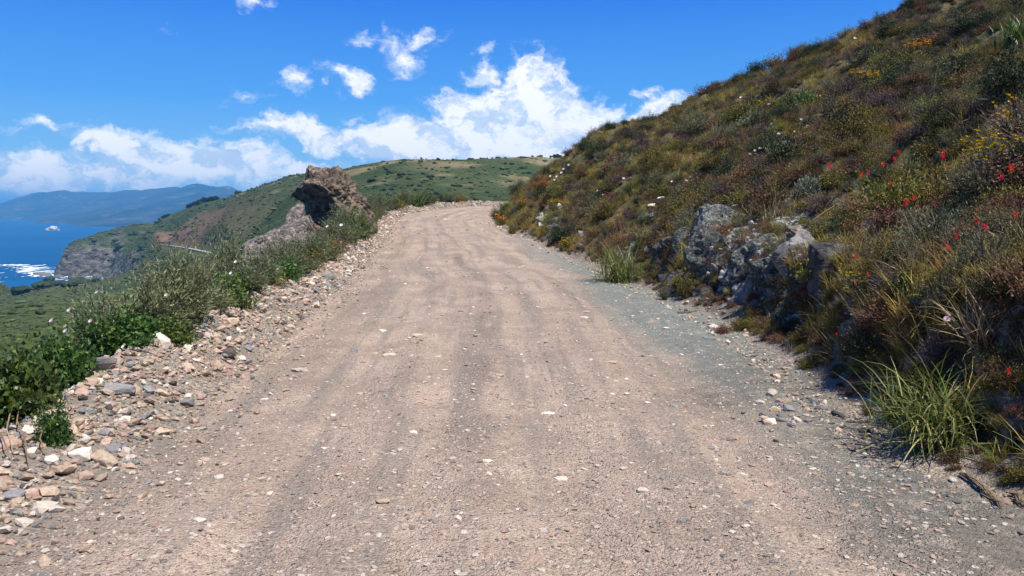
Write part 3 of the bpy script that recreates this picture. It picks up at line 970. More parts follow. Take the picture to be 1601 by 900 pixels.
def branches(g, n, radius, height, spread, curve, K=5, droop=0.0):
    az_ = g.uniform(0, 2 * math.pi, n)
    tilt = np.arccos(1 - g.uniform(0, 1, n) ** 0.8 * (1 - math.cos(spread)))
    d = np.stack([np.cos(az_) * np.sin(tilt), np.sin(az_) * np.sin(tilt), np.cos(tilt)], 1)
    L = g.uniform(0.65, 1.05, n)
    t = np.linspace(0, 1, K)[None, :, None]
    base = np.stack([np.cos(az_), np.sin(az_), 0 * az_], 1) * radius * 0.10 * g.uniform(0, 1, (n, 1))
    tip = d * L[:, None] * np.array([radius, radius, height])
    mid = tip * 0.5 + np.stack([-d[:, 0] * radius, -d[:, 1] * radius, 0 * d[:, 0] + height], 1) * curve * g.uniform(0.2, 1, (n, 1)) + g.normal(0, 0.06, (n, 3)) * radius
    P = (1 - t) ** 2 * base[:, None] + 2 * t * (1 - t) * mid[:, None] + t ** 2 * (tip - np.array([0, 0, droop * height]) * L[:, None])[:, None]
    return P


def shrub_mesh(seed, radius, height, nb, per, ll, lw, spread=1.35, curve=0.25, start=0.35, upright=0.5, tint_noise=0.25, scatter=0.10, sub=0):
    """foliage carried along many curved branches, with gaps between them"""
    g = np.random.default_rng(seed)
    P = branches(g, nb, radius, height, spread, curve)
    lump = 0.75 + 0.35 * vnoise(unit(P[:, -1]) * 1.9 + seed, seed)      # uneven outline
    P = P * lump[:, None, None]
    n = nb * per
    bi = np.repeat(np.arange(nb), per)
    t = g.uniform(start, 1.0, n)
    x = t * (P.shape[1] - 1)
    i0 = np.minimum(x.astype(int), P.shape[1] - 2)
    f = (x - i0)[:, None]
    p = P[bi, i0] * (1 - f) + P[bi, i0 + 1] * f
    tang = unit(P[bi, i0 + 1] - P[bi, i0])
    p = p + g.normal(0, 1, (n, 3)) * scatter * radius * (0.4 + 0.6 * t[:, None])
    p[:, 2] = np.abs(p[:, 2])
    d = tang * upright + g.normal(0, 0.55, (n, 3)) + np.array([0, 0, 0.25])
    nr = g.normal(0, 1, (n, 3))
    L = ll * g.uniform(0.6, 1.3, n)
    Wd = lw * g.uniform(0.7, 1.25, n)
    V, F = leaves(p, d, nr, L, Wd)
    tint = np.clip(g.normal(0.45, tint_noise, n) + 0.15 * vnoise(p * 5 / max(radius, .2), seed + 2), 0, 1)
    tw_sel = g.choice(nb, min(nb, 70), replace=False)
    TV, TF = tubes(P[tw_sel], 0.012 * radius + 0.003, 0.0015)
    return (V, F, np.repeat(tint, 4)), (TV, TF, np.repeat(g.uniform(0, 1, len(tw_sel)), P.shape[1] * 3)), P


def blade_mesh(seed, n, length, width, r0, spread, bend, K=5, tint=(0.45, 0.25), lean=0.0):
    """tuft of ribbons that arch over"""
    g = np.random.default_rng(seed)
    az_ = g.uniform(0, 2 * math.pi, n)
    tl = np.abs(g.normal(0, spread, n)) + 0.05
    L = length * g.uniform(0.5, 1.12, n)
    t = np.linspace(0, 1, K)
    ang = tl[:, None] + bend * g.uniform(0.3, 1.3, (n, 1)) * t[None, :] ** 1.4
    ds = L[:, None] / (K - 1)
    rr = np.concatenate([np.zeros((n, 1)), np.cumsum(np.sin(ang[:, :-1]) * ds, 1)], 1)
    zz = np.concatenate([np.zeros((n, 1)), np.cumsum(np.cos(ang[:, :-1]) * ds, 1)], 1)
    aa = az_[:, None] + g.normal(0, 0.25, (n, 1)) * t[None, :]
    bx_, by_ = g.normal(0, r0, n), g.normal(0, r0, n)
    P = np.stack([bx_[:, None] + rr * np.cos(aa), by_[:, None] + rr * np.sin(aa), zz], -1)
    s = np.stack([-np.sin(aa), np.cos(aa), 0.25 * np.ones_like(aa) * g.normal(0, 1, (n, 1))], -1)
    s = unit(s)
    wv_ = width * g.uniform(0.6, 1.2, (n, 1)) * (np.clip(1 - t ** 2.2, 0.06, 1) * (0.55 + 0.45 * np.minimum(t * 4, 1)))[None, :]
    A, B = P - s * wv_[..., None] * 0.5, P + s * wv_[..., None] * 0.5
    V = np.stack([A, B], 2).reshape(-1, 3)
    idx = np.arange(n * K * 2).reshape(n, K, 2)
    F = np.concatenate([np.stack([idx[:, :-1, 0], idx[:, :-1, 1], idx[:, 1:, 1]], -1).reshape(-1, 3), np.stack([idx[:, :-1, 0], idx[:, 1:, 1], idx[:, 1:, 0]], -1).reshape(-1, 3)])
    tn = np.clip(g.normal(tint[0], tint[1], (n, 1)) + 0.25 * (t[None, :] - 0.4), 0, 1)
    return V, F, np.repeat(tn, 2, axis=1).ravel(), (A, B, tn)


def heads(g, P, count, size, lift=0.02, flat=0.5, per=5):
    """little flower heads (fans of petals) at branch tips"""
    tips = P[:, -1]
    tips = tips[np.argsort(-tips[:, 2] + g.normal(0, 0.15 * np.ptp(tips[:, 2]) + 1e-6, len(tips)))][:count]
    tips = np.concatenate([tips] * int(math.ceil(count / len(tips))))[:count] + g.normal(0, 0.03, (count, 3)) + np.array([0, 0, lift])
    p = np.repeat(tips, per, 0)
    an = np.tile(np.arange(per) * 2 * math.pi / per, count) + np.repeat(g.uniform(0, 6, count), per)
    d = np.stack([np.cos(an), np.sin(an), flat * np.ones_like(an)], 1)
    nr = np.tile([[0.0, 0, 1]], (len(p), 1)) + g.normal(0, 0.2, (len(p), 3))
    V, F = leaves(p, d, nr, size * g.uniform(0.8, 1.2, len(p)), size * 0.9)
    return V, F, np.repeat(g.uniform(0, 1, len(p)), 4)


def tinted(name, VFt, mat, smooth=False):
    return mesh_np(name, VFt[0], VFt[1], mat, {'tint': VFt[2]}, smooth)


# kinds of plants: name, leaf material, parameters
KIND = {
    'leafy': dict(radius=0.55, height=0.75, nb=150, per=30, ll=0.052, lw=0.040, spread=1.5, upright=0.2, scatter=0.10, start=0.3),
    'wispy': dict(radius=0.50, height=0.95, nb=230, per=34, ll=0.058, lw=0.012, spread=1.3, upright=0.9, scatter=0.07, start=0.25, curve=0.3),
    'brown': dict(radius=0.42, height=0.38, nb=120, per=14, ll=0.030, lw=0.013, spread=1.45, upright=0.5, scatter=0.09),
    'olive': dict(radius=0.42, height=0.42, nb=130, per=15, ll=0.034, lw=0.015, spread=1.4, upright=0.6, scatter=0.09),
    'silver': dict(radius=0.40, height=0.45, nb=110, per=16, ll=0.045, lw=0.020, spread=1.3, upright=0.5, scatter=0.08),
    'dark': dict(radius=0.60, height=0.70, nb=160, per=20, ll=0.045, lw=0.020, spread=1.4, upright=0.4, scatter=0.09),
    'sage': dict(radius=0.38, height=0.42, nb=120, per=14, ll=0.038, lw=0.009, spread=1.2, upright=1.0, scatter=0.06),
    'purple': dict(radius=0.42, height=0.36, nb=130, per=12, ll=0.050, lw=0.006, spread=1.45, upright=0.9, scatter=0.08),
}


def gn_scatter(name, protos, pts, rotz, scl, nrm=None, **tags):
    """one object that sets tens of thousands of alike plants or stones on given points"""
    k = len(protos)
    me = bpy.data.meshes.new(name)
    me.vertices.add(len(pts))
    me.vertices.foreach_set('co', np.ascontiguousarray(pts, np.float32).ravel())
    pick = rng.integers(0, k, len(pts)).astype(np.int32)
    a = me.attributes.new('pick', 'INT', 'POINT')
    a.data.foreach_set('value', pick)
    rot = np.zeros((len(pts), 3), np.float32)
    if rotz.ndim == 1:
        rot[:, 2] = rotz
    else:
        rot[:] = rotz
    a = me.attributes.new('rot', 'FLOAT_VECTOR', 'POINT')
    a.data.foreach_set('vector', rot.ravel())
    s3 = np.repeat(scl[:, None], 3, 1) if scl.ndim == 1 else scl
    a = me.attributes.new('scl', 'FLOAT_VECTOR', 'POINT')
    a.data.foreach_set('vector', np.ascontiguousarray(s3, np.float32).ravel())
    o = link(name, me, **tags)
    ng = bpy.data.node_groups.new(name, 'GeometryNodeTree')
    ng.interface.new_socket('Geometry', in_out='INPUT', socket_type='NodeSocketGeometry')
    ng.interface.new_socket('Geometry', in_out='OUTPUT', socket_type='NodeSocketGeometry')
    N, Lk = ng.nodes, ng.links
    gi, go = N.new('NodeGroupInput'), N.new('NodeGroupOutput')
    jn = N.new('GeometryNodeJoinGeometry')

    def named(nm, typ):
        q = N.new('GeometryNodeInputNamedAttribute')
        q.data_type = typ
        q.inputs['Name'].default_value = nm
        return q.outputs['Attribute']
    ap, ar, as_ = named('pick', 'INT'), named('rot', 'FLOAT_VECTOR'), named('scl', 'FLOAT_VECTOR')
    for i, pm in enumerate(protos):
        po = bpy.data.objects.new(name + '_source', pm)      # never linked to the scene, only its mesh is read
        oi = N.new('GeometryNodeObjectInfo')
        oi.inputs['Object'].default_value = po
        oi.inputs['As Instance'].default_value = False
        cmp_ = N.new('FunctionNodeCompare')
        cmp_.data_type = 'INT'
        cmp_.operation = 'EQUAL'
        Lk.new(ap, cmp_.inputs[2])
        cmp_.inputs[3].default_value = i
        ip = N.new('GeometryNodeInstanceOnPoints')
        mp = N.new('GeometryNodeMeshToPoints')
        mp.inputs['Radius'].default_value = 0.01
        Lk.new(gi.outputs[0], mp.inputs['Mesh'])
        Lk.new(mp.outputs[0], ip.inputs['Points'])
        Lk.new(cmp_.outputs[0], ip.inputs['Selection'])
        Lk.new(oi.outputs['Geometry'], ip.inputs['Instance'])
        Lk.new(ar, ip.inputs['Rotation'])
        Lk.new(as_, ip.inputs['Scale'])
        Lk.new(ip.outputs[0], jn.inputs[0])
    Lk.new(jn.outputs[0], go.inputs[0])
    md = o.modifiers.new('scatter', 'NODES')
    md.node_group = ng
    return o


def scatter_points(n, xr, yr, accept, seed, bvh=None):
    g = np.random.default_rng(seed)
    out, nr = [], []
    while len(out) < n:
        x, y = g.uniform(*xr, 4000), g.uniform(*yr, 4000)
        ok = accept(np.stack([x, y], 1), g)
        for a, b in zip(x[ok], y[ok]):
            l, nn, i, d = (bvh or BVH).ray_cast(Vector((a, b, 200)), Vector((0, 0, -1)))
            if l is not None:
                out.append(l)
                nr.append(nn)
            if len(out) >= n:
                break
    return np.array(out), np.array(nr)

# ------------------------------------------------------------------ stone
ICO = {}


def ico(sub):
    if sub not in ICO:
        bm = bmesh.new()
        bmesh.ops.create_icosphere(bm, subdivisions=sub, radius=1.0)
        bm.verts.ensure_lookup_table()
        ICO[sub] = (np.array([v.co[:] for v in bm.verts]), np.array([[v.index for v in f.verts] for f in bm.faces]))
        bm.free()
    return ICO[sub]


def planes_rock(N, H, sub, soft=14.0, rough=0.05, freq=1.6, strata=None, seed=0, dims=(1, 1, 1)):
    """block bounded by the planes n.x = h, edges worn, broken by noise and bedding"""
    D, F = ico(sub)
    N = unit(np.asarray(N, float))
    dn = np.maximum(D @ N.T, 1e-3)
    r = np.asarray(H)[None, :] / dn
    r = -np.log(np.exp(-soft * np.minimum(r, 6)).sum(1)) / soft
    V = D * np.maximum(r, 0.05)[:, None]
    n = fbm(V * freq + seed * 3.7, 5, 0.55, seed=seed)
    disp = rough * n - rough * 0.9 * np.maximum(ridged(V * freq * 1.7 + seed, 3, seed + 5) - 0.9, 0)
    if strata is not None:
        ax, fs, am = strata
        q = V @ np.asarray(ax, float)
        disp = disp + am * vnoise(np.stack([q * fs + 0.6 * n, V[:, 0] * 0.8, V[:, 1] * 0.8], 1), seed + 9) - am * 0.8 * np.abs(vnoise(np.stack([q * fs * 2.7 + 0.5 * n, V[:, 0], V[:, 1] * 0.9], 1), seed + 19))
    V = (V + D * disp[:, None]) * np.asarray(dims)
    return V, F


def rand_rock(seed, sub, dims=(1, 1, 0.7), npl=11, rough=0.05, soft=12.0, freq=1.7):
    g = np.random.default_rng(seed)
    N = unit(g.normal(0, 1, (npl, 3)))
    N = np.concatenate([N, np.eye(3), -np.eye(3)])
    H = np.concatenate([g.uniform(0.62, 0.95, npl), g.uniform(0.8, 1.0, 6)])
    return planes_rock(N, H, sub, soft, rough, freq, None, seed, dims)


def mat_stone(name, a, b, c=None, speck=(0.5, 0.48, 0.44), crack=0.0, scale=1.0, bumpd=0.01):
    m, t = material(name)
    P = t.n('ShaderNodeTexCoord').outputs['Object']
    rnd = t.n('ShaderNodeObjectInfo').outputs['Random']
    P = t.vmath('ADD', P, t.n('ShaderNodeCombineXYZ', {'X': t.math('MULTIPLY', rnd, 50), 'Y': 0.0, 'Z': 0.0}).outputs[0])
    n1 = t.noise(P, 3.0 * scale, 6, 0.62)
    n2 = t.noise(P, 14.0 * scale, 5, 0.7)
    col_ = t.mix(t.rng(n1, 0.32, 0.68), a, b)
    if c:
        col_ = t.mix(t.rng(t.noise(P, 1.3 * scale, 5, 0.65), 0.48, 0.66), col_, c)
    col_ = t.mix(t.math('MULTIPLY', t.rng(n2, 0.56, 0.75), 0.6), col_, speck)
    hgt = t.math('ADD', n2, t.math('MULTIPLY', n1, 1.5))
    if crack:
        vv = t.vmath('ADD', P, t.vmath('SCALE', t.noise(P, 2.5 * scale, 4, 0.6, out='Color'), scale=0.5 / scale))
        e = t.voro(vv, 2.6 * scale, feature='DISTANCE_TO_EDGE')
        cc = t.n('ShaderNodeSeparateColor', {'Color': t.voro(vv, 2.6 * scale, out='Color')}).outputs[0]
        col_ = t.mix(0.75, col_, t.mix(1.0, col_, t.ramp(cc, [(0, (0.35, 0.35, 0.36)), (0.4, (0.8, 0.8, 0.8)), (1, (1.5, 1.5, 1.45))]), 'MULTIPLY'))
        hgt = t.math('ADD', hgt, t.math('MULTIPLY', t.math('MINIMUM', e, 0.12), 9.0 * crack))
    val = t.n('ShaderNodeHueSaturation', {'Hue': 0.5, 'Saturation': 1.0, 'Value': t.math('MULTIPLY_ADD', rnd, 0.5, 0.75), 'Color': col_})
    finish(t, val.outputs[0], 0.85, t.bump(hgt, 0.8, bumpd), 0.2)
    return m


SM = {
    'tan': mat_stone('tan stone', (0.42, 0.31, 0.22), (0.54, 0.42, 0.31), (0.36, 0.28, 0.21)),
    'pink': mat_stone('pinkish stone', (0.40, 0.265, 0.20), (0.52, 0.38, 0.30), (0.36, 0.24, 0.19)),
    'grey': mat_stone('grey stone', (0.17, 0.165, 0.16), (0.27, 0.26, 0.25), (0.21, 0.20, 0.21)),
    'pale': mat_stone('pale cream stone', (0.56, 0.48, 0.39), (0.70, 0.62, 0.52), (0.52, 0.46, 0.39)),
    'green': mat_stone('grey green serpentine', (0.185, 0.20, 0.182), (0.29, 0.31, 0.28), (0.14, 0.15, 0.14), (0.42, 0.44, 0.40)),
    'dark': mat_stone('dark brown stone', (0.075, 0.065, 0.058), (0.13, 0.11, 0.095), (0.10, 0.09, 0.09), (0.26, 0.24, 0.22)),
}
PAL = ['tan', 'pink', 'grey', 'pale', 'green', 'dark']
STONES = []
for i in range(14):
    g = np.random.default_rng(900 + i)
    V, F = rand_rock(300 + i, 2, (1.0, g.uniform(0.5, 0.95), g.uniform(0.32, 0.75)), 6, 0.035, 60.0)
    STONES.append((V, F))
ST_ME = [mesh_np('stone', V, F, SM['tan'], smooth=False) for V, F in STONES]
FLAT_ME = []
for i in range(8):
    V, F = rand_rock(500 + i, 2, (1.0, 0.72, 0.28), 5, 0.05, 50.0)
    FLAT_ME.append(mesh_np('flat_stone', V, F, SM['tan'], smooth=False))
LOW_ME = {}
for c in PAL:
    for i in range(3):
        V, F = rand_rock(700 + i, 1, (1.0, 0.75, 0.5), 5, 0.03, 60.0)
        LOW_ME.setdefault(c, []).append(mesh_np('small_stone', V, F, SM[c], smooth=False))


def put_stone(name, me, mat, loc, s, rot, label, group, cat='stone'):
    o = bpy.data.objects.new(name, me)
    col.objects.link(o)
    o.material_slots[0].link = 'OBJECT'
    o.material_slots[0].material = SM[mat]
    o.location, o.rotation_euler, o.scale = loc, rot, (s, s, s)
    o['label'], o['category'] = label, cat
    if group:
        o['group'] = group
    return o


def left_xy(y, u):
    """point u metres outside the left road edge at forward distance y"""
    j = np.abs(EL_[:, 1] - y).argmin()
    tq = EL_[min(j + 1, len(EL_) - 1)] - EL_[max(j - 1, 0)]
    tq = tq / np.linalg.norm(tq)
    return EL_[j] + np.array([-tq[1], tq[0]]) * u


COLW = {'tan': 'tan', 'pink': 'pinkish', 'grey': 'grey', 'pale': 'pale cream', 'green': 'grey-green', 'dark': 'dark brown'}


def berm_words(c, s, y, u):
    where = ('by the eroded bank' if y < 6.5 else 'below the leafy bushes' if y < 9.5 else 'below the wispy bushes' if y < 13.5 else 'level with the flat slab' if y < 18 else 'toward the big rock')
    hgt = 'on the rubble crest' if u > 1.0 else 'halfway up the rubble' if u > 0.5 else 'at the rubble foot'
    sz = 'big' if s > 0.085 else 'middling' if s > 0.055 else 'small'
    lab = '%s %s stone %s %s' % (sz, c, hgt, where)
    return lab, lab.replace(' stone ', ' stones ')


g = np.random.default_rng(42)
placed = []
tries = 0
while len(placed) < 285 and tries < 20000:
    tries += 1
    y = 3.2 * (30 / 3.2) ** (g.uniform() ** 1.25)
    u = g.normal(0.85, 0.5) if y > 6.5 else g.normal(0.55, 0.45)
    if u < -0.35 or u > 1.9:
        continue
    s = float(np.clip(g.lognormal(math.log(0.048), 0.42), 0.026, 0.13)) * (0.85 + 0.012 * y)
    if u < 0.15:
        s *= 0.65
    x, yy = left_xy(y, u)
    if any((x - a) ** 2 + (yy - b) ** 2 < (0.75 * (s + c)) ** 2 for a, b, c in placed):
        continue
    placed.append((x, yy, s))
    l, nn = rdrop(x, yy)
    c = PAL[g.choice(6, p=[0.40, 0.23, 0.15, 0.13, 0.05, 0.04])]
    put_stone('rubble_stone', ST_ME[g.integers(14)], c, (l.x, l.y, l.z + s * 0.30), s, (g.uniform(-.5, .5), g.uniform(-.5, .5), g.uniform(0, 6.28)),
              *berm_words(COLW[c], s, y, u))
# stones one can point to
for px, py, s, c, lab in ((512, 437, 0.20, 'green', 'large grey-green stone standing out on the far berm slope'),
                          (375, 456, 0.20, 'green', 'long flat grey-green slab at the bushes on top of the berm'),
                          (325, 497, 0.13, 'pale', 'whitish stone high on the berm just right of the tall bush'),
                          (251, 541, 0.15, 'pale', 'rounded cream boulder at the top of the rubble under the bush'),
                          (286, 549, 0.12, 'pale', 'cream oval stone in the middle of the rubble berm'),
                          (355, 556, 0.12, 'dark', 'dark-bottomed brown stone at the road side of the rubble'),
                          (157, 577, 0.17, 'grey', 'dark grey angular block at the top of the rubble'),
                          (124, 717, 0.10, 'pale', 'flat pale stone with a dark shadow beside the eroded bank'),
                          (98, 740, 0.09, 'tan', 'tan wedge-shaped stone nearest the eroded bank'),
                          (22, 781, 0.085, 'grey', 'slate grey flat stone at the bottom corner of the berm'),
                          (190, 615, 0.15, 'grey', 'blue grey block leaning in the rubble near its foot')):
    l, nn = rhit(px, py)
    put_stone('rubble_stone', ST_ME[(px * 7 + py) % 14], c, (l.x, l.y, l.z + s * 0.32), s, (g.uniform(-.3, .3), g.uniform(-.3, .3), g.uniform(-.6, .6)), lab, None)
# smaller rubble, nobody could count it
pts, scl, rot, colr = [], [], [], []
for i in range(19000):
    y = 2.6 * (78 / 2.6) ** (g.uniform() ** 0.95)
    u = g.normal(0.70, 0.62)
    if u < -0.75 or u > 2.2:
        continue
    s = float(np.clip(g.lognormal(math.log(0.026), 0.5), 0.010, 0.09)) * (0.8 + 0.020 * y)
    if u < 0:
        s *= 0.6
    x, yy = left_xy(y, u)
    pts.append((x, yy))
    scl.append(s)
pz = []
for (x, yy), s in zip(pts, scl):
    l, nn = rdrop(x, yy)
    pz.append((l.x, l.y, l.z + 0.25 * s))
pz, scl = np.array(pz), np.array(scl)
# around the right hand foot and bank as well
q2, s2 = [], []
while len(q2) < 4200:
    j = g.integers(100, len(ER_) - 220)
    u = g.exponential(0.55) - 0.45
    tq = ER_[j + 1] - ER_[j]
    tq = tq / np.linalg.norm(tq)
    x, yy = ER_[j] + np.array([tq[1], -tq[0]]) * u
    if yy < 2.5 or g.uniform() > min(1, 0.25 + 6.0 / yy) or (yy < 6 and g.uniform() < 0.5):
        continue
    l, nn = rdrop(x, yy)
    s = float(np.clip(g.lognormal(math.log(0.016), 0.5), 0.007, 0.055)) * (0.8 + 0.02 * yy)
    q2.append((l.x, l.y, l.z + 0.2 * s))
    s2.append(s)
pz = np.concatenate([pz, np.array(q2)])
scl = np.concatenate([scl, np.array(s2)])
cl_ = g.choice(6, len(pz), p=[0.33, 0.20, 0.18, 0.15, 0.06, 0.08])
rv = np.stack([g.uniform(-.6, .6, len(pz)), g.uniform(-.6, .6, len(pz)), g.uniform(0, 6.28, len(pz))], 1)
gn_scatter('rubble', sum([LOW_ME[c] * k for c, k in zip(PAL, (7, 5, 3, 3, 1, 1))], []), pz, rv, scl, kind='stuff')
# gravel lying loose on the road
q3, s3 = [], []
dens = 0
while len(q3) < 14000:
    py = 338 + 565 * g.uniform() ** 0.95
    px = g.uniform(-20, 1500)
    a = RBVH.ray_cast(Vector((0, 0, CAMZ)), ray_dir(px, py))
    if a[0] is None:
        continue
    l = a[0]
    keepit = 0.45 + 0.55 * math.sin(l.x * 3.1 + 0.4 * math.sin(l.y * 0.5)) ** 2
    if g.uniform() > keepit:
        continue
    s = float(np.clip(g.lognormal(math.log(0.0072), 0.55), 0.0035, 0.028)) * (0.7 + 0.10 * l.y)
    q3.append((l.x, l.y, l.z + 0.12 * s))
    s3.append(s)
s3 = np.array(s3)
gn_scatter('gravel', sum([LOW_ME[c] * k for c, k in zip(PAL, (5, 5, 2, 7, 1, 0))], []), np.array(q3), np.stack([g.uniform(-.25, .25, 14000), g.uniform(-.25, .25, 14000), g.uniform(0, 6.28, 14000)], 1),
           np.stack([s3, s3 * 0.9, s3 * 0.6], 1), kind='stuff')
# larger stones set in the road surface


def road_words(c, l):
    a_ = 'at the seaward side' if l.x < -1.7 else 'on the seaward wheel track' if l.x < -0.5 else 'on the dark middle streak' if l.x < 0.5 else 'on the inland wheel track' if l.x < 1.8 else 'at the inland side'
    b_ = 'in the foreground' if l.y < 5.0 else 'level with the tussock' if l.y < 7.5 else 'short of the green gravel' if l.y < 11 else 'near the green gravel'
    lab = 'flat %s stone bedded %s %s' % (c, a_, b_)
    return lab, lab.replace(' stone ', ' stones ')


n = 0
while n < 280:
    py = 470 + 430 * g.uniform() ** 0.8
    px = g.uniform(100, 1420)
    a = RBVH.ray_cast(Vector((0, 0, CAMZ)), ray_dir(px, py))
    if a[0] is None or (px < 330 and py < 640):
        continue
    l = a[0]
    s = float(np.clip(g.lognormal(math.log(5.4), 0.42), 3.6, 15)) / FPX * l.y
    c = PAL[g.choice(6, p=[0.36, 0.30, 0.06, 0.24, 0.04, 0.0])]
    put_stone('road_stone', FLAT_ME[g.integers(8)], c, (l.x, l.y, l.z + 0.02 * s), s, (g.uniform(-.08, .08), g.uniform(-.08, .08), g.uniform(0, 6.28)),
              *road_words(COLW[c], l))
    n += 1
for k in range(34):
    px, py = g.normal(1235, 42), g.normal(640, 16)
    l, nn = rhit(px, py)
    s = float(np.clip(g.lognormal(math.log(6.5), 0.4), 4, 13)) / FPX * l.y
    c = PAL[g.choice(6, p=[0.30, 0.15, 0.20, 0.27, 0.06, 0.02])]
    put_stone('road_stone', ST_ME[g.integers(14)], c, (l.x, l.y, l.z + s * 0.25), s, (g.uniform(-.4, .4), g.uniform(-.4, .4), g.uniform(0, 6.28)),
              '%s stone in the loose pile at the inland road edge above the tussock' % COLW[c], '%s stones in the loose pile' % COLW[c])
for px, py, s, c, lab in ((600, 785, 0.055, 'tan', 'pale slab bedded in the road left of its middle'), (1213, 690, 0.035, 'dark', 'small black stone alone on the gravel near the tussock'),
                          (1285, 640, 0.075, 'grey', 'bluish grey stone among the pale ones at the inland edge'), (1310, 650, 0.08, 'dark', 'rounded dark stone right by the tussock foot'),
                          (1190, 632, 0.06, 'pale', 'cream stone in the pile at the inland road edge'), (1230, 628, 0.07, 'tan', 'tan stone on the pile at the inland road edge'),
                          (1005, 767, 0.045, 'pale', 'cream pointed stone lying loose on the bare road'), (1490, 752, 0.04, 'pale', 'whitish stone by the dead grass stalks')):
    l, nn = rhit(px, py)
    put_stone('road_stone', FLAT_ME[(px + py) % 8] if py > 700 else ST_ME[(px + py) % 14], c, (l.x, l.y, l.z + s * 0.2), s, (0.1, 0.05, px * 0.1), lab, None)

# ------------------------------------------------------------------ big rocks
M_CRAG = mat_stone('weathered brown sandstone', (0.13, 0.10, 0.078), (0.27, 0.205, 0.150), (0.065, 0.055, 0.048), (0.42, 0.35, 0.27), 0.35, 1.6, 0.10)
M_SLAB = mat_stone('grey tan schist', (0.22, 0.19, 0.165), (0.37, 0.32, 0.28), (0.12, 0.105, 0.095), (0.48, 0.42, 0.38), 1.0, 2.2, 0.08)
M_PALE = mat_stone('fractured pale serpentine', (0.09, 0.095, 0.088), (0.34, 0.365, 0.325), (0.055, 0.056, 0.055), (0.62, 0.64, 0.58), 1.6, 7.0, 0.05)
M_DARKR = mat_stone('dark bank rock', (0.055, 0.052, 0.050), (0.12, 0.115, 0.11), (0.085, 0.08, 0.075), (0.22, 0.21, 0.20), 0.5, 1.4, 0.03)
M_GREYR = mat_stone('grey bank rock', (0.13, 0.125, 0.12), (0.21, 0.20, 0.19), (0.10, 0.09, 0.085), (0.34, 0.32, 0.30), 0.4, 1.4, 0.03)
M_TANR = mat_stone('tan bank rock', (0.20, 0.16, 0.12), (0.33, 0.27, 0.20), (0.14, 0.115, 0.09), (0.42, 0.37, 0.30), 0.4, 1.4, 0.03)


def crag(name, N, H, loc, mat, label, cat='rock', sub=5, rough=0.10, strata=((0.3, 0.2, 1.0), 3.2, 0.07), seed=1, dims=(1, 1, 1), soft=9.0, freq=1.3):
    V, F = planes_rock(N, H, sub, soft, rough, freq, strata, seed, dims)
    return link(name, mesh_np(name, V, F, mat, smooth=False), None, Vector(loc), label, cat)


p = at(512, 312, 37.5)
crag('rock_outcrop', [(0.02, -0.10, 1), (-0.25, -0.60, 0.75), (-0.45, -0.74, -0.50), (0.62, -0.55, 0.56), (0.80, 0.1, 0.55), (-0.80, -0.25, 0.55), (-0.97, -0.1, -0.1), (0, 1, 0.1), (0, 0, -1), (0.55, -0.82, 0.05), (-0.8, 0.2, -0.55), (0.95, -0.2, 0.0)],
     [1.42, 1.18, 0.42, 1.12, 1.50, 1.42, 1.52, 1.5, 2.3, 1.05, 1.15, 1.75], p, M_CRAG, 'big brown layered rock with a dark overhang beside the bend', sub=6, rough=0.20, seed=4, strata=((0.50, 0.3, 0.80), 2.6, 0.20), freq=1.9, soft=40.0)
base_o = bpy.context.scene.objects['rock_outcrop']
V, F = planes_rock([(0, -1, 0.15), (-1, -.2, 0.1), (1, -.2, 0.1), (0, 1, 0), (0, 0, 1), (0, 0, -1), (-.7, -.7, .1)], [.75, .95, 1.0, 1.0, 1.3, 1.5, .85], 5, 20.0, 0.16, 1.8, ((0.50, 0.3, 0.80), 2.6, 0.14), 14)
link('rock_foot', mesh_np('rock_foot', V, F, M_CRAG, smooth=False), base_o, (-0.35, 0.45, -1.15))
p = at(428, 388, 34.0)
crag('rock_slab', [(-0.38, -0.22, 0.88), (0.12, -0.82, 0.50), (-0.95, -0.35, 0.05), (0.95, 0, 0.2), (0, 1, 0.2), (0, 0, -1)], [0.62, 0.80, 1.30, 1.7, 1.1, 1.6], p, M_SLAB,
     'grey tan sloping rock ledge below the big brown rock', sub=5, rough=0.14, seed=8, strata=((0.75, 0.2, 0.5), 3.4, 0.10), soft=12.0)
p = at(462, 350, 36.0)
crag('rock_slab', [(-0.6, -0.4, 0.7), (0.4, -0.7, 0.5), (-0.9, 0.2, 0.1), (0.9, 0.2, 0.1), (0, 1, 0), (0, 0, -1)], [0.45, 0.4, 0.5, 0.5, 0.6, 1.5], p, M_SLAB,
     'narrow pale rock rib joining the ledge to the big brown rock', sub=4, rough=0.12, seed=9)
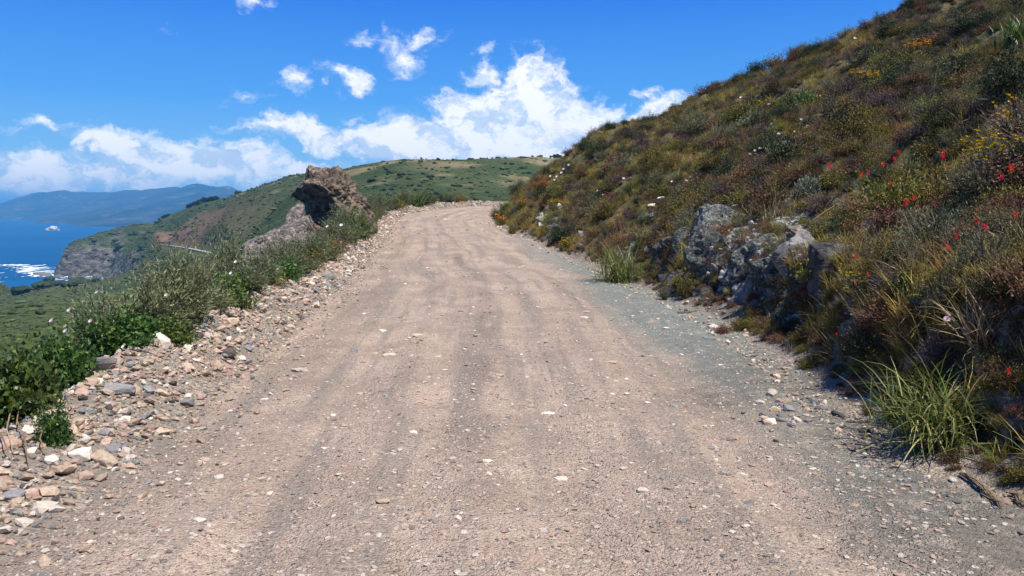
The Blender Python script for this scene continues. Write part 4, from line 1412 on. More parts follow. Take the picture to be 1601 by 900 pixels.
for (px, py, wpx, hpx, mt, lab, sd) in (
        (1040, 398, 62, 52, M_DARKR, 'black shaded boulder right of the tall roadside tussock', 11),
        (1003, 392, 34, 22, M_DARKR, 'small dark slab wedged behind the roadside tussock', 12),
        (1163, 466, 62, 58, M_GREYR, 'grey flat-faced boulder at the foot of the pale outcrop', 13),
        (1256, 392, 62, 62, M_GREYR, 'brown rounded boulder under the overhanging dry grass', 14),
        (1246, 362, 36, 20, M_TANR, 'tan banded rock resting above the brown boulder', 15),
        (1300, 425, 46, 70, M_DARKR, 'dark upright rock in the deep shade of the bank', 16),
        (1130, 432, 12, 16, SM['pale'], 'bright white stone in the dark crack of the outcrop', 17),
        (1128, 352, 78, 62, M_PALE, 'pale fractured outcrop block at the top of the bare rock', 18),
        (1105, 398, 64, 70, M_PALE, 'pale splintered outcrop block in the middle of the bare rock', 19),
        (1168, 402, 62, 52, M_PALE, 'pale splintered block beside the dark recess', 20),
        (1075, 380, 50, 48, M_PALE, 'pale fractured block next to the black boulder', 21),
        (1078, 330, 36, 34, M_PALE, 'upper pale block below the purple brown scrub', 26),
        (1025, 346, 52, 40, M_PALE, 'white green rock patch upslope of the roadside tussock', 22),
        (1215, 420, 56, 40, M_PALE, 'mottled grey rock left of the brown boulder', 23),
        (903, 297, 26, 16, M_TANR, 'left of two tan rocks high on the nose of the hill', 24),
        (930, 291, 22, 14, M_TANR, 'right of two tan rocks high on the nose of the hill', 25),
        (872, 356, 38, 18, M_PALE, 'pale broken ledge low on the nose of the hill', 27),
        (893, 340, 26, 14, M_PALE, 'upper pale ledge on the nose of the hill', 28),
        (1218, 232, 46, 30, M_GREYR, 'grey layered rock in the middle of the hillside', 29),
        (1188, 138, 52, 30, M_DARKR, 'dark slanting rock just under the skyline', 30),
        (1240, 98, 26, 14, M_DARKR, 'small dark rock poking out of the skyline', 31),
        (1315, 196, 34, 30, M_DARKR, 'dark rock at the edge of the scrubby ledge', 32)):
    l, nn = hit(px, py)
    if l is None:
        continue
    dd_ = (l - Vector((0, 0, CAMZ))).length
    a, b = wpx / 2 / FPX * dd_, hpx / 2 / FPX * dd_
    V, F = rand_rock(sd, 4 if wpx > 30 else 3, (a * 1.3, (a + b) * 0.65, b * 1.3), 9, 0.13, 40.0, 2.2)
    nm = 'boulder' if mt is not M_PALE else 'outcrop_block'
    link(nm, mesh_np(nm, V, F, mt, smooth=False), None, tuple(l - nn * (0.42 * a)), lab, 'rock', rot=(0, 0.35 if mt is M_PALE else 0.1, sd * 0.7))
# splinters of pale rock lying on the bare outcrop and the ledges


def splint_words(c, px, py):
    wh = ('on the low ledges of the hill nose' if px < 940 else 'on the white green patch upslope of the roadside tussock' if px < 1065 else 'near the top of the bare outcrop' if py < 365
          else 'in the middle of the bare outcrop' if py < 415 else 'at the foot of the bare outcrop')
    wh += '' if px < 1065 else ' beside the black boulder' if px < 1110 else ' beside the dark recess' if px > 1165 else ''
    lab = '%s splinter of rock %s' % (c, wh)
    return lab, lab.replace('splinter', 'splinters')


n = 0
while n < 300:
    cx, cy, sx_, sy_ = ((1125, 385, 42, 48), (1125, 385, 42, 48), (1030, 350, 24, 24), (872, 352, 26, 16), (1085, 330, 30, 25), (1170, 440, 60, 30))[g.integers(6)]
    px, py = g.normal(cx, sx_), g.normal(cy, sy_)
    l, nn = hit(px, py)
    if l is None or l.y > 60:
        continue
    dd_ = (l - Vector((0, 0, CAMZ))).length
    s = float(np.clip(g.lognormal(math.log(4.2), 0.42), 2.2, 8.5)) / FPX * dd_
    c = ('green', 'pale', 'grey', 'green')[g.integers(4)]
    w_ = {'green': 'grey-green', 'pale': 'whitish', 'grey': 'grey'}[c]
    put_stone('rock_splinter', ST_ME[g.integers(14)], c, tuple(l + nn * s * 0.3), s, (g.uniform(-1, 1), g.uniform(-1, 1), g.uniform(0, 6.28)),
              *splint_words(w_, px, py), 'rock')
    n += 1

# ------------------------------------------------------------------ plants: one model of each kind and a few variants
PROTO = {}
for kn, kp in KIND.items():
    PROTO[kn] = []
    for i in range(3):
        fol, tw, P = shrub_mesh(hash(kn) % 1 + sum(map(ord, kn)) * 7 + i, **kp)
        fm = tinted('foliage', fol, LM[kn])
        tm = tinted('stems', tw, LM['twig'])
        # both in one mesh for the mass planting
        V = np.concatenate([fol[0], tw[0]])
        F = np.concatenate([fol[1], tw[1] + len(fol[0])])
        cm = mesh_np(kn + '_scrub', V, F, [LM[kn], LM['twig']], {'tint': np.concatenate([fol[2], tw[2]])}, False)
        mi = np.zeros(len(F), np.int32)
        mi[len(fol[1]):] = 1
        cm.polygons.foreach_set('material_index', mi)
        PROTO[kn].append((fm, tm, cm, P))


def plant(name, kn, loc, scale, label, group=None, cat='shrub', variant=0, rotz=0.0, flowers=None, tilt=(0, 0)):
    """an Empty at the plant's foot with foliage, stems and flowers under it"""
    o = bpy.data.objects.new(name, None)
    col.objects.link(o)
    o.empty_display_size = 0.1
    o.location = loc
    o.rotation_euler = (tilt[0], tilt[1], rotz)
    o.scale = scale if hasattr(scale, '__len__') else (scale,) * 3
    o['label'], o['category'] = label, cat
    if group:
        o['group'] = group
    fm, tm, cm, P = PROTO[kn][variant % 3]
    a = link('foliage', fm, o)
    b = link('stems', tm, o)
    ks = [a, b]
    for fl in flowers or ():
        key = (kn, variant % 3) + fl
        if key not in FLOWER_ME:
            gg = np.random.default_rng(len(FLOWER_ME) + 50)
            h = heads(gg, P, int(fl[1] * 1.5), fl[2] * 1.45, 0.035)
            FLOWER_ME[key] = tinted('flowers', h, LM[fl[0]])
        ks.append(link('flowers', FLOWER_ME[key], o, kind='stuff'))
    KIDS[o.name] = ks
    return o


FLOWER_ME = {}
g = np.random.default_rng(77)


def foot(x, y, sink=0.03):
    l, nn = rdrop(x, y)
    return (l.x, l.y, l.z - sink)


def outside(x, y, need):
    """keep a plant of the seaward verge off the road: at least need metres beyond its edge"""
    u, j = edge_dist(np.array([[x, y]]), EL_)
    if -u[0] >= need:
        return x, y
    j = j[0]
    tq = EL_[min(j + 1, len(EL_) - 1)] - EL_[max(j - 1, 0)]
    tq = tq / np.linalg.norm(tq)
    q = EL_[j] + np.array([-tq[1], tq[0]]) * need
    return float(q[0]), float(q[1])


# ---- seaward side, from the nearest outwards: (px, distance, kind, height, width, label, flowers)
KH = {k: (v['radius'], v['height']) for k, v in KIND.items()}
LEFT = [
    (8, 6.9, 'leafy', 0.95, 1.00, 'bright green leafy bush at the very corner of the seaward edge'),
    (-70, 6.6, 'leafy', 0.95, 1.0, 'dense leafy bush cut by the picture edge on the seaward side'),
    (95, 7.9, 'leafy', 0.80, 0.95, 'dark leafy bush between the corner bush and the tall wispy one'),
    (20, 8.6, 'leafy', 1.05, 1.2, 'yellow green bush behind the corner bush'),
    (66, 6.15, 'leafy', 0.42, 0.40, 'small leafy sprig hanging over the eroded bank with bare roots'),
    (150, 9.0, 'wispy', 1.05, 0.85, 'grey green bush just behind the dark leafy bush'),
    (190, 8.9, 'leafy', 0.72, 0.85, 'leafy bramble at the foot of the tall wispy bush'),
    (232, 9.7, 'wispy', 1.22, 1.05, 'tallest wispy grey green bush above the rubble'),
    (285, 10.3, 'wispy', 1.20, 1.0, 'wispy bush with one pink flower right of the tallest bush'),
    (262, 9.4, 'leafy', 0.5, 0.6, 'low round leafy plant under the tallest wispy bush'),
    (325, 11.6, 'wispy', 1.05, 0.95, 'fine leaved grey bush spilling onto the whitish stones'),
    (362, 12.7, 'leafy', 0.85, 0.85, 'leafy bush just behind the long grey-green slab'),
    (330, 13.5, 'wispy', 1.0, 1.0, 'grey green bush behind the fine leaved one'),
    (405, 15.4, 'wispy', 0.95, 1.0, 'silvery bush with white flowers above the long slab'),
    (440, 17.2, 'leafy', 0.75, 0.9, 'dark green patch with white dots on the middle of the berm'),
    (425, 18.5, 'wispy', 1.05, 1.1, 'grey green bush in front of the sloping rock ledge'),
    (472, 20.0, 'wispy', 1.10, 1.25, 'rounded grey bush in the middle of the berm'),
    (505, 22.5, 'wispy', 1.10, 1.3, 'grey bush below the dark overhang'),
    (522, 25.0, 'olive', 0.95, 1.5, 'olive bush with a few white flowers under the big rock'),
    (497, 26.0, 'wispy', 1.1, 1.4, 'grey bush right against the foot of the big rock'),
    (549, 27.5, 'purple', 1.0, 1.4, 'brownish dry bush between the big rock and the strap leaved clump'),
    (538, 31.0, 'wispy', 1.3, 1.6, 'grey green bush on the shoulder of the big rock'),
    (572, 35.5, 'purple', 1.35, 1.8, 'dry twiggy bush leaning on the right end of the big rock'),
    (628, 40.5, 'wispy', 1.35, 1.7, 'grey bush just beyond the strap leaved clump'),
    (640, 45.0, 'olive', 1.5, 1.9, 'olive bush near the start of the bend'),
    (655, 50.0, 'purple', 1.5, 2.0, 'dry brown bush on the outside of the bend'),
    (668, 56.0, 'wispy', 1.7, 2.0, 'grey bush on the outside of the bend'),
    (684, 62.0, 'olive', 1.6, 2.2, 'olive bush far round the outside of the bend'),
    (702, 68.0, 'dark', 1.6, 2.2, 'dark bush far round the bend before the hill'),
    (735, 73.5, 'olive', 1.1, 2.4, 'low bush where the road disappears'),
    (383, 29.5, 'dark', 1.75, 1.5, 'dark green bush at the seaward end of the sloping ledge'),
    (370, 33.0, 'dark', 1.7, 1.8, 'nearly black bush beside the sloping ledge'),
    (350, 24.0, 'wispy', 0.9, 1.4, 'grey green scrub on the drop below the ledge'),
    (388, 14.3, 'wispy', 0.95, 1.0, 'grey bush squeezed between the leafy bush and the silvery one'),
    (424, 16.2, 'olive', 0.60, 0.9, 'low olive bush on the berm below the silvery bush'),
    (455, 18.6, 'wispy', 1.0, 1.1, 'grey bush filling the gap before the rounded one'),
    (492, 21.3, 'olive', 0.85, 1.1, 'olive bush wedged between two grey bushes'),
    (540, 24.6, 'wispy', 1.0, 1.3, 'grey bush at the berm edge left of the strap leaves'),
    (560, 29.2, 'wispy', 1.3, 1.5, 'tall grey bush against the right end of the big rock'),
    (585, 38.5, 'wispy', 1.5, 1.8, 'grey bush on the slope right of the big rock'),
    (605, 39.0, 'olive', 1.5, 1.8, 'olive bush behind the strap leaved clump'),
    (615, 44.0, 'purple', 1.6, 2.0, 'dry bush uphill of the strap leaved clump'),
    (636, 52.0, 'wispy', 1.7, 2.2, 'grey bush above the start of the bend'),
    (400, 21.0, 'leafy', 1.0, 1.3, 'leafy bush on the drop in front of the rock ledge'),
    (440, 25.0, 'wispy', 1.2, 1.5, 'grey bush at the foot of the sloping ledge'),
    (300, 17.0, 'wispy', 1.0, 1.4, 'scrub on the drop behind the tall wispy bushes'),
    (130, 13.0, 'olive', 0.9, 1.3, 'olive bush on the drop behind the dark leafy bush'),
    (40, 12.0, 'leafy', 1.0, 1.4, 'light green bush on the drop behind the corner'),
]
for i, (px, d, kn, h, wdt, lab) in enumerate(LEFT):
    x = (px - CX) / FPX * d
    if i > 4 and d < 70:
        wdt, h = wdt * 1.3, h * 0.98
    sc = (wdt / (2 * KH[kn][0]) * 1.05, wdt / (2 * KH[kn][0]) * 1.05, h / KH[kn][1])
    fl = [('yellow', 5, 0.016)] if kn == 'olive' and i % 2 == 0 else None
    x, d = outside(x, d, (0.7 + 0.30 * wdt) if d > 11 else 0.0)
    plant('bush', kn, foot(x, d), sc, lab, None, 'bush', i, g.uniform(0, 6.28), fl)
for i in range(26):
    d = 41 + 1.75 * i if i < 20 else 33 + 2.2 * (i - 20)
    x0_, d0_ = outside(0.0, d, g.uniform(1.0, 2.1)) if d < 72 else tuple(left_xy(d, 1.5))
    kn = ('wispy', 'dark', 'olive', 'wispy', 'purple')[i % 5]
    s = g.uniform(1.5, 2.2)
    plant('bush', kn, foot(x0_, d0_), (s, s, s * 0.95), 'low %s bush in the row round the outside of the bend' % {'wispy': 'grey green', 'dark': 'dark green', 'olive': 'olive', 'purple': 'dry brown'}[kn],
          '%s bushes round the outside of the bend' % kn, 'bush', i, g.uniform(0, 6.28))
# strap leaved clumps and seaward grass tussocks
STRAP = [blade_mesh(60 + i, 120, 1.0, 0.05, 0.16, 0.45, 1.0, 5, (0.45, 0.25)) for i in range(2)]
STRAP_ME = [tinted('blades', b, LM['strap']) for b in STRAP]
for k, (px, d, s, lab) in enumerate(((590, 33.0, 1.55, 'big clump of upright green strap leaves beside the berm'), (603, 36.0, 1.35, 'second strap leaved clump behind the big one'), (575, 31.0, 1.1, 'smaller strap leaved clump on the seaward side of the big one'),
                                     (697, 66.0, 1.6, 'pale spiky clump standing up at the far bend'), (648, 43.0, 1.2, 'spiky grass clump between dry bushes near the bend'))):
    x = (px - CX) / FPX * d
    x, d = outside(x, d, 1.1)
    o = link('leafy_clump', STRAP_ME[k % 2], None, foot(x, d), lab, 'plant', 'strap leaved clumps', rot=(0, 0, k * 1.3), scale=s)

# ---- mass planting of the hillside
gFa = gF
c0, c1, c2, c3 = (gV[gFa[:, k]] for k in range(4))
fc = (c0 + c1 + c2 + c3) / 4
fn = np.cross(c2 - c0, c3 - c1)
fa = np.linalg.norm(fn, axis=1) / 2
fn = fn / (2 * fa[:, None] + 1e-12)
fn *= np.sign(fn[:, 2:3])
tocam = np.array([0, 0, CAMZ]) - fc
dcam = np.linalg.norm(tocam, axis=1)
face_uR = g_uR[gFa].mean(1)
face_uL = g_uL[gFa].mean(1)
face_rock = rockm[gFa].mean(1)
face_grav = grav[gFa].mean(1)
facing = (fn * tocam).sum(1) / dcam
inview = (fc[:, 1] > 1.5) & (np.abs(fc[:, 0] / np.maximum(fc[:, 1], .1)) < 0.85)
patch = fbm(fc[:, :2] / np.array([3.4, 2.6]), 3, seed=88)
patch2 = fbm(fc[:, :2] / 1.6 + 40, 3, seed=89)


def sample_faces(n, wgt, seed):
    gg = np.random.default_rng(seed)
    pr = np.clip(wgt, 0, None)
    pr = pr / pr.sum()
    idx = gg.choice(len(pr), n, p=pr)
    a, b = gg.uniform(0, 1, (2, n, 1))
    i = gFa[idx]
    return (gV[i[:, 0]] * (1 - a) + gV[i[:, 1]] * a) * (1 - b) + (gV[i[:, 3]] * (1 - a) + gV[i[:, 2]] * a) * b, idx


fall = 1.0 / (1.0 + (dcam / 9.0) ** 1.35)
hillw = fa * fall * inview * (face_uR > 0.35) * (facing > -0.15) * (1 - 0.93 * face_rock) * sstep(0.15, 0.8, face_uR) * (0.3 + 0.7 * sstep(-0.55, 0.0, fbm(fc[:, :2] / 1.3, 2, seed=95)))
wts = {'brown': sstep(0.35, -0.15, patch), 'purple': 0.55 * sstep(0.0, 0.4, patch2) * sstep(0.5, 0.0, patch), 'olive': 0.25 + 0.9 * sstep(0.1, 0.5, patch2),
       'sage': 0.15 + 0.5 * sstep(0.2, -0.4, patch2), 'dark': 0.10 + 0.5 * sstep(0.35, 0.6, patch2 - patch)}
cnt = {'brown': 5200, 'purple': 2400, 'olive': 3800, 'sage': 2300, 'dark': 1300}
for kn in cnt:
    p, idx = sample_faces(cnt[kn], hillw * wts[kn], 5 + len(kn))
    s = np.random.default_rng(6).lognormal(math.log(0.54), 0.48, len(p)) * (0.85 + 0.012 * dcam[idx])
    s = np.where(kn == 'dark', s * 0.8, s)
    s = s * (0.6 + 0.4 * sstep(0.3, 1.5, face_uR[idx]))
    rot = np.stack([g.normal(0, .15, len(p)), -0.25 + g.normal(0, .15, len(p)), g.uniform(0, 6.28, len(p))], 1)
    gn_scatter({'brown': 'dry_scrub', 'purple': 'twiggy_scrub', 'olive': 'olive_scrub', 'sage': 'sage_scrub', 'dark': 'dark_scrub'}[kn], [q[2] for q in PROTO[kn]], p - fn[idx] * 0.03, rot, s, kind='stuff')
TUFT = [tinted('tuft', blade_mesh(20 + i, 46, 0.27, 0.0085, 0.05, 0.42, 0.9, 4, (0.42, 0.28)), LM['grass']) for i in range(4)]
STRAW = [tinted('straw_tuft', blade_mesh(30 + i, 30, 0.42, 0.006, 0.06, 0.5, 1.0, 4, (0.45, 0.3)), LM['straw']) for i in range(4)]
p, idx = sample_faces(10500, hillw * (0.12 + 1.0 * sstep(-0.15, 0.35, patch)), 91)
s = g.lognormal(math.log(0.80), 0.28, len(p)) * (0.9 + 0.012 * dcam[idx])
gn_scatter('grass', TUFT, p - fn[idx] * 0.02, np.stack([g.normal(0, .2, len(p)), -0.35 + g.normal(0, .2, len(p)), g.uniform(0, 6.28, len(p))], 1), s, kind='stuff')
p, idx = sample_faces(3600, hillw * (0.25 + 0.7 * sstep(0.0, 0.5, -patch2)), 92)
s = g.lognormal(math.log(0.75), 0.3, len(p)) * (0.9 + 0.012 * dcam[idx])
gn_scatter('dry_grass', STRAW, p - fn[idx] * 0.02, np.stack([g.normal(0, .3, len(p)), -0.35 + g.normal(0, .3, len(p)), g.uniform(0, 6.28, len(p))], 1), s, kind='stuff')
# low litter and weeds along the inland foot
footw = fa * fall * inview * sstep(0.05, 0.35, face_uR) * sstep(1.8, 0.7, face_uR) * (1 - 0.6 * face_rock)
p, idx = sample_faces(2800, footw, 93)
gn_scatter('weeds', [q[2] for q in PROTO['brown'][:2]] + [q[2] for q in PROTO['olive'][:1]] + STRAW[:2], p, np.stack([g.normal(0, .3, len(p)), g.normal(0, .3, len(p)), g.uniform(0, 6.28, len(p))], 1),
           g.lognormal(math.log(0.30), 0.38, len(p)), kind='stuff')
# seaward slope
leftw = fa * (1 / (1 + (dcam / 14.0))) * inview * sstep(1.5, 2.6, face_uL) * (face_uR < 0)
for nm, kn, n in (('coastal_scrub', 'wispy', 1500), ('coastal_brush', 'olive', 1300), ('coastal_brambles', 'leafy', 800), ('coastal_thicket', 'dark', 500)):
    p, idx = sample_faces(n, leftw * (0.3 + sstep(-0.3, 0.4, patch * (1 if kn in ('wispy', 'leafy') else -1))), 200 + n)
    s = g.lognormal(math.log(0.95), 0.3, len(p)) * (0.8 + 0.008 * dcam[idx]) * (0.45 + 0.55 * sstep(1.6, 4.0, face_uL[idx]))
    if kn in ('olive',):
        s *= 1.3
    gn_scatter(nm, [q[2] for q in PROTO[kn]], p - np.array([0, 0, .05]), np.stack([g.normal(0, .1, len(p)), g.normal(0, .1, len(p)), g.uniform(0, 6.28, len(p))], 1), s, kind='stuff')

# ---- plants of the hillside one can point to: (px, py of the foot, kind, height px, width px, label, flowers)
Y = lambda n, s=0.014: [('yellow', n, s)]
RIGHT = [
    (1262, 312, 'silver', 62, 66, 'pale silvery green bush above the black recess', None),
    (1072, 466, 'olive', 46, 46, 'small round yellow-tipped bush at the foot of the pale outcrop', Y(26)),
    (1040, 468, 'sage', 34, 40, 'grey little shrub between the tussock and the yellow-tipped bush', None),
    (1205, 372, 'olive', 30, 60, 'olive mat hanging over the top of the dark recess', None),
    (1285, 330, 'purple', 46, 90, 'bare purple twigs right of the silvery bush', None),
    (1352, 340, 'brown', 60, 110, 'brown scrub below the first red flowers', None),
    (1345, 480, 'sage', 60, 84, 'grey green bush sprinkled with yellow heads in front of the black bank', Y(55, 0.013)),
    (1225, 500, 'sage', 38, 52, 'little grey plant with yellow heads at the bank foot', Y(24, 0.014)),
    (1375, 590, 'sage', 44, 44, 'grey tuft with bright yellow heads above the road edge', Y(12, 0.018)),
    (1440, 600, 'sage', 40, 40, 'thin plant with two or three yellow heads behind the big tussock', Y(6, 0.018)),
    (1318, 560, 'sage', 34, 40, 'small grey plant with sparse yellow heads by the leaf litter', Y(10, 0.015)),
    (1545, 280, 'sage', 70, 120, 'broad drift of yellow heads below the dark green bush', Y(120, 0.013)),
    (1590, 240, 'olive', 80, 90, 'yellow flowering bush at the picture edge under the dark green bush', Y(110, 0.014)),
    (1590, 300, 'brown', 60, 90, 'dusty pink flowering mound at the picture edge', [('rose', 46, 0.02)]),
    (1500, 300, 'sage', 40, 90, 'lower grey part of the yellow drift', Y(40, 0.012)),
    (1570, 150, 'dark', 86, 120, 'large dark green bush high at the picture edge', None),
    (1535, 150, 'dark', 46, 70, 'smaller dark bush left of the large dark green one', None),
    (1268, 168, 'leafy', 34, 74, 'fresh green low bush in the middle of the slope', None),
    (1225, 175, 'leafy', 24, 40, 'small green tuft left of the fresh green bush', None),
    (1300, 180, 'sage', 34, 64, 'grey bush above the scrubby ledge', None),
    (1345, 165, 'purple', 34, 60, 'dark twiggy mound right of the fresh green bush', None),
    (1445, 60, 'dark', 36, 50, 'dark rounded bush near the top of the slope', None),
    (1412, 42, 'purple', 26, 36, 'brown rounded bush left of the dark one near the top', None),
    (1395, 92, 'purple', 22, 30, 'purple brown clump below the orange flowers', None),
    (1435, 84, 'olive', 22, 46, 'clump of orange flowers high on the slope', [('orange', 40, 0.03)]),
    (1375, 130, 'olive', 18, 60, 'yellow flower drift in the middle of the slope', Y(50, 0.026)),
    (1340, 125, 'olive', 16, 44, 'thin yellow flower patch left of the drift', Y(26, 0.024)),
    (1500, 75, 'olive', 22, 60, 'green rise of leaves right of the orange flowers', None),
    (1200, 172, 'olive', 16, 40, 'small yellow dotted patch under the skyline', Y(18, 0.026)),
    (960, 390, 'brown', 26, 40, 'rusty brown tuft behind the roadside tussock', [('orange', 10, 0.02)]),
    (885, 390, 'olive', 20, 30, 'small bush with a golden top at the road edge', Y(36, 0.03)),
    (868, 326, 'olive', 14, 24, 'golden patch on the nose of the hill', Y(24, 0.035)),
    (818, 325, 'olive', 14, 20, 'orange gold patch at the inner bend', [('orange', 22, 0.028)]),
    (782, 352, 'olive', 18, 24, 'orange flecked tuft just at the inner bend', [('orange', 14, 0.028)]),
    (848, 298, 'olive', 16, 40, 'orange yellow drift on the edge of the nose', [('orange', 44, 0.024)]),
    (775, 345, 'dark', 30, 30, 'dark bush on the inside corner of the bend', None),
    (790, 333, 'leafy', 26, 34, 'light green bush rising over the inside corner', None),
    (800, 365, 'olive', 22, 26, 'green mound at the bottom of the inside bend', None),
    (935, 238, 'dark', 22, 60, 'green bushes along the skyline above the nose', None),
    (1010, 205, 'dark', 16, 40, 'low dark bush on the skyline', None),
    (1165, 130, 'dark', 22, 60, 'long green bush below the small dark skyline rock', None),
    (1110, 165, 'dark', 16, 44, 'dark bush on the skyline left of the slanting rock', None),
    (1330, 48, 'dark', 14, 36, 'small bush on the upper skyline', None),
    (1425, 8, 'dark', 16, 40, 'topmost dark bush on the skyline', None),
    (1100, 470, 'sage', 26, 34, 'tiny grey shrub by the pale stones of the inland edge', None),
    (1160, 515, 'olive', 36, 60, 'olive weeds below the grey flat-faced boulder', None),
    (1130, 520, 'brown', 26, 50, 'brown weeds at the inland edge of the road', None),
    (1200, 530, 'brown', 34, 60, 'low dry scrub at the foot of the dark bank', None),
    (1275, 570, 'brown', 30, 70, 'rusty leaf litter plants beside the pale gravel', None),
    (1480, 560, 'purple', 70, 130, 'dry grey twigs in front of the black shade', None),
    (1560, 600, 'brown', 70, 110, 'rusty brown scrub behind the big tussock', None),
    (1420, 540, 'purple', 60, 100, 'tangle of dry stems below the black shade', None),
    (1560, 470, 'dark', 70, 120, 'dark leafy scrub hanging from the bank at the picture edge', None),
    (1400, 400, 'olive', 60, 110, 'olive scrub right of the black recess', None),
    (1480, 400, 'brown', 50, 100, 'brown scrub under the three red flowers', None),
    (1060, 325, 'purple', 34, 46, 'purple grey scrub between two pale rock patches', None),
    (1105, 325, 'purple', 26, 40, 'dead brown scrub above the pale block', None),
    (1170, 320, 'olive', 44, 90, 'golden olive grass mound above the outcrop', None),
]
for i, (px, py, kn, hp, wp, lab, fl) in enumerate(RIGHT):
    l, nn = rhit(px, py)
    if l is None:
        continue
    dd_ = max(l.y, 1.0)
    h, wdt = hp / FPX * dd_, wp / FPX * dd_
    sc = (0.5 * wdt / KH[kn][0], 0.5 * wdt / KH[kn][0], h / KH[kn][1])
    sc = (min(max(sc[0], 0.45 * sc[2]), 2.2 * sc[2]),) * 2 + (sc[2],)
    if fl:
        sc = tuple(q * 1.25 for q in sc)
    plant('shrub', kn, tuple(l - nn * 0.03), sc, lab, None, 'shrub', i, g.uniform(0, 6.28), fl, (0, -0.2))
# the rest of the larger shrubs nearest the road
GL = {'brown': ('dry brown shrub on the slope above the road', 'brown shrubs on the hillside'), 'purple': ('leafless purple brown shrub on the slope above the road', 'leafless shrubs on the hillside'),
      'olive': ('olive green shrub on the slope above the road', 'olive shrubs on the hillside'), 'sage': ('grey sage shrub on the slope above the road', 'sage shrubs on the hillside')}
first = {}
n = 0
while n < 190:
    px, py = g.uniform(800, 1600), g.uniform(60, 560)
    l, nn = hit(px, py)
    if l is None or l.y > 32 or (1010 < px < 1240 and 300 < py < 500):
        continue
    uu = edge_dist(np.array([[l.x, l.y]]), ER_)[0][0]
    if uu < 0.9:
        continue
    pn = float(fbm(np.array([[l.x / 3.4, l.y / 2.6]]), 3, seed=88)[0])
    kn = ('olive', 'sage', 'brown')[g.integers(3)] if pn > 0.15 else ('brown', 'purple', 'brown', 'sage')[g.integers(4)]
    s = float(g.lognormal(math.log(0.92), 0.28)) * (0.8 + 0.012 * l.y)
    wh = ('on the nose of the hill' if px < 960 else 'above the pale outcrop' if px < 1240 and py > 180 else 'high on the slope under the skyline' if py < 150 else
          'among the scarlet flowers' if px > 1300 and 250 < py < 400 else 'low on the dark bank' if py >= 400 else 'on the open middle slope')
    lab = GL[kn][0].replace('on the slope above the road', wh)
    grp = lab.replace('shrub', 'shrubs')
    if (kn, n % 3) not in first:
        first[(kn, n % 3)] = plant('shrub', kn, tuple(l - nn * 0.04), s, lab, grp, 'shrub', n, g.uniform(0, 6.28), None, (0, -0.2))
    else:
        dup(first[(kn, n % 3)], tuple(l - nn * 0.04), g.uniform(0, 6.28), s, lab, grp, (0, -0.2))
    n += 1

# ---- tussocks: every long blade is a leaf of its own
def tussock(loc, n, length, width, r0, spread, bend, label, seed, tint, more):
    o = bpy.data.objects.new('grass_tussock', None)
    col.objects.link(o)
    o.location = loc
    o['label'], o['category'] = label, 'grass tussock'
    V, F, tn, (A, B, tt) = blade_mesh(seed, n, length, width, r0, spread, bend, 8, tint)
    K = 8
    V = V.reshape(n, K * 2, 3)
    tn = tn.reshape(n, K * 2)
    base = []
    for k in range(K - 1):
        a, b, c, e = 2 * k, 2 * k + 1, 2 * k + 3, 2 * k + 2
        base.append((a, b, c, e))
    base = np.array(base)
    for i in range(n):
        link('leaf', mesh_np('leaf', V[i], base, LM['tussock'], {'tint': tn[i]}), o)
    V2, F2, t2, _ = blade_mesh(seed + 1, more, length * 0.75, width * 0.8, r0, spread * 1.1, bend * 1.2, 6, (0.75, 0.3))
    d = link('dead_leaves', mesh_np('dead_leaves', V2, F2, LM['tussock'], {'tint': t2}), o)
    d['kind'] = 'stuff'
    return o


def rfoot(px, py):
    l, nn = rhit(px, py)
    return (l.x, l.y, l.z - 0.03)


tussock(rfoot(1468, 690), 280, 1.0, 0.016, 0.13, 0.62, 2.0, 'large arching green grass tussock at the corner of the inland road edge', 3, (0.45, 0.28), 200)
tussock(rfoot(966, 440), 200, 1.45, 0.028, 0.24, 0.62, 1.7, 'tall green and straw tussock halfway along the inland road edge', 5, (0.42, 0.28), 120)
tussock(rfoot(1400, 660), 50, 0.60, 0.016, 0.06, 0.5, 0.8, 'narrow dark green tuft left of the large arching tussock', 7, (0.2, 0.12), 20)
STR2 = tinted('blades', blade_mesh(301, 90, 0.55, 0.012, 0.07, 0.5, 0.9, 5, (0.5, 0.3)), LM['straw'])
for px, py, s, lab in ((1405, 455, 1.0, 'dry straw tussock arching over the black shade'), (1530, 540, 1.1, 'straw coloured tussock behind the large arching one'), (1200, 345, 1.4, 'long golden grass hanging above the dark recess'),
                       (1235, 335, 1.3, 'golden grass hanging right above the brown boulder'), (1165, 335, 1.3, 'golden grass at the top corner of the pale outcrop'), (1598, 400, 0.9, 'straw tuft at the picture edge above the shade')):
    l, nn = rhit(px, py)
    link('straw_tussock', STR2, None, tuple(l - nn * 0.04), lab, 'grass tussock', 'dry tussocks', rot=(0, -0.5, px * 0.37), scale=s)
l, nn = rhit(1592, 72)
link('leafy_clump', STRAP_ME[0], None, tuple(l - nn * 0.05), 'spiky clump of pale blades at the upper picture edge', 'plant', None, rot=(0, -0.2, 1.0), scale=l.y / FPX * 62)

# ---- flowers
g2 = np.random.default_rng(5)


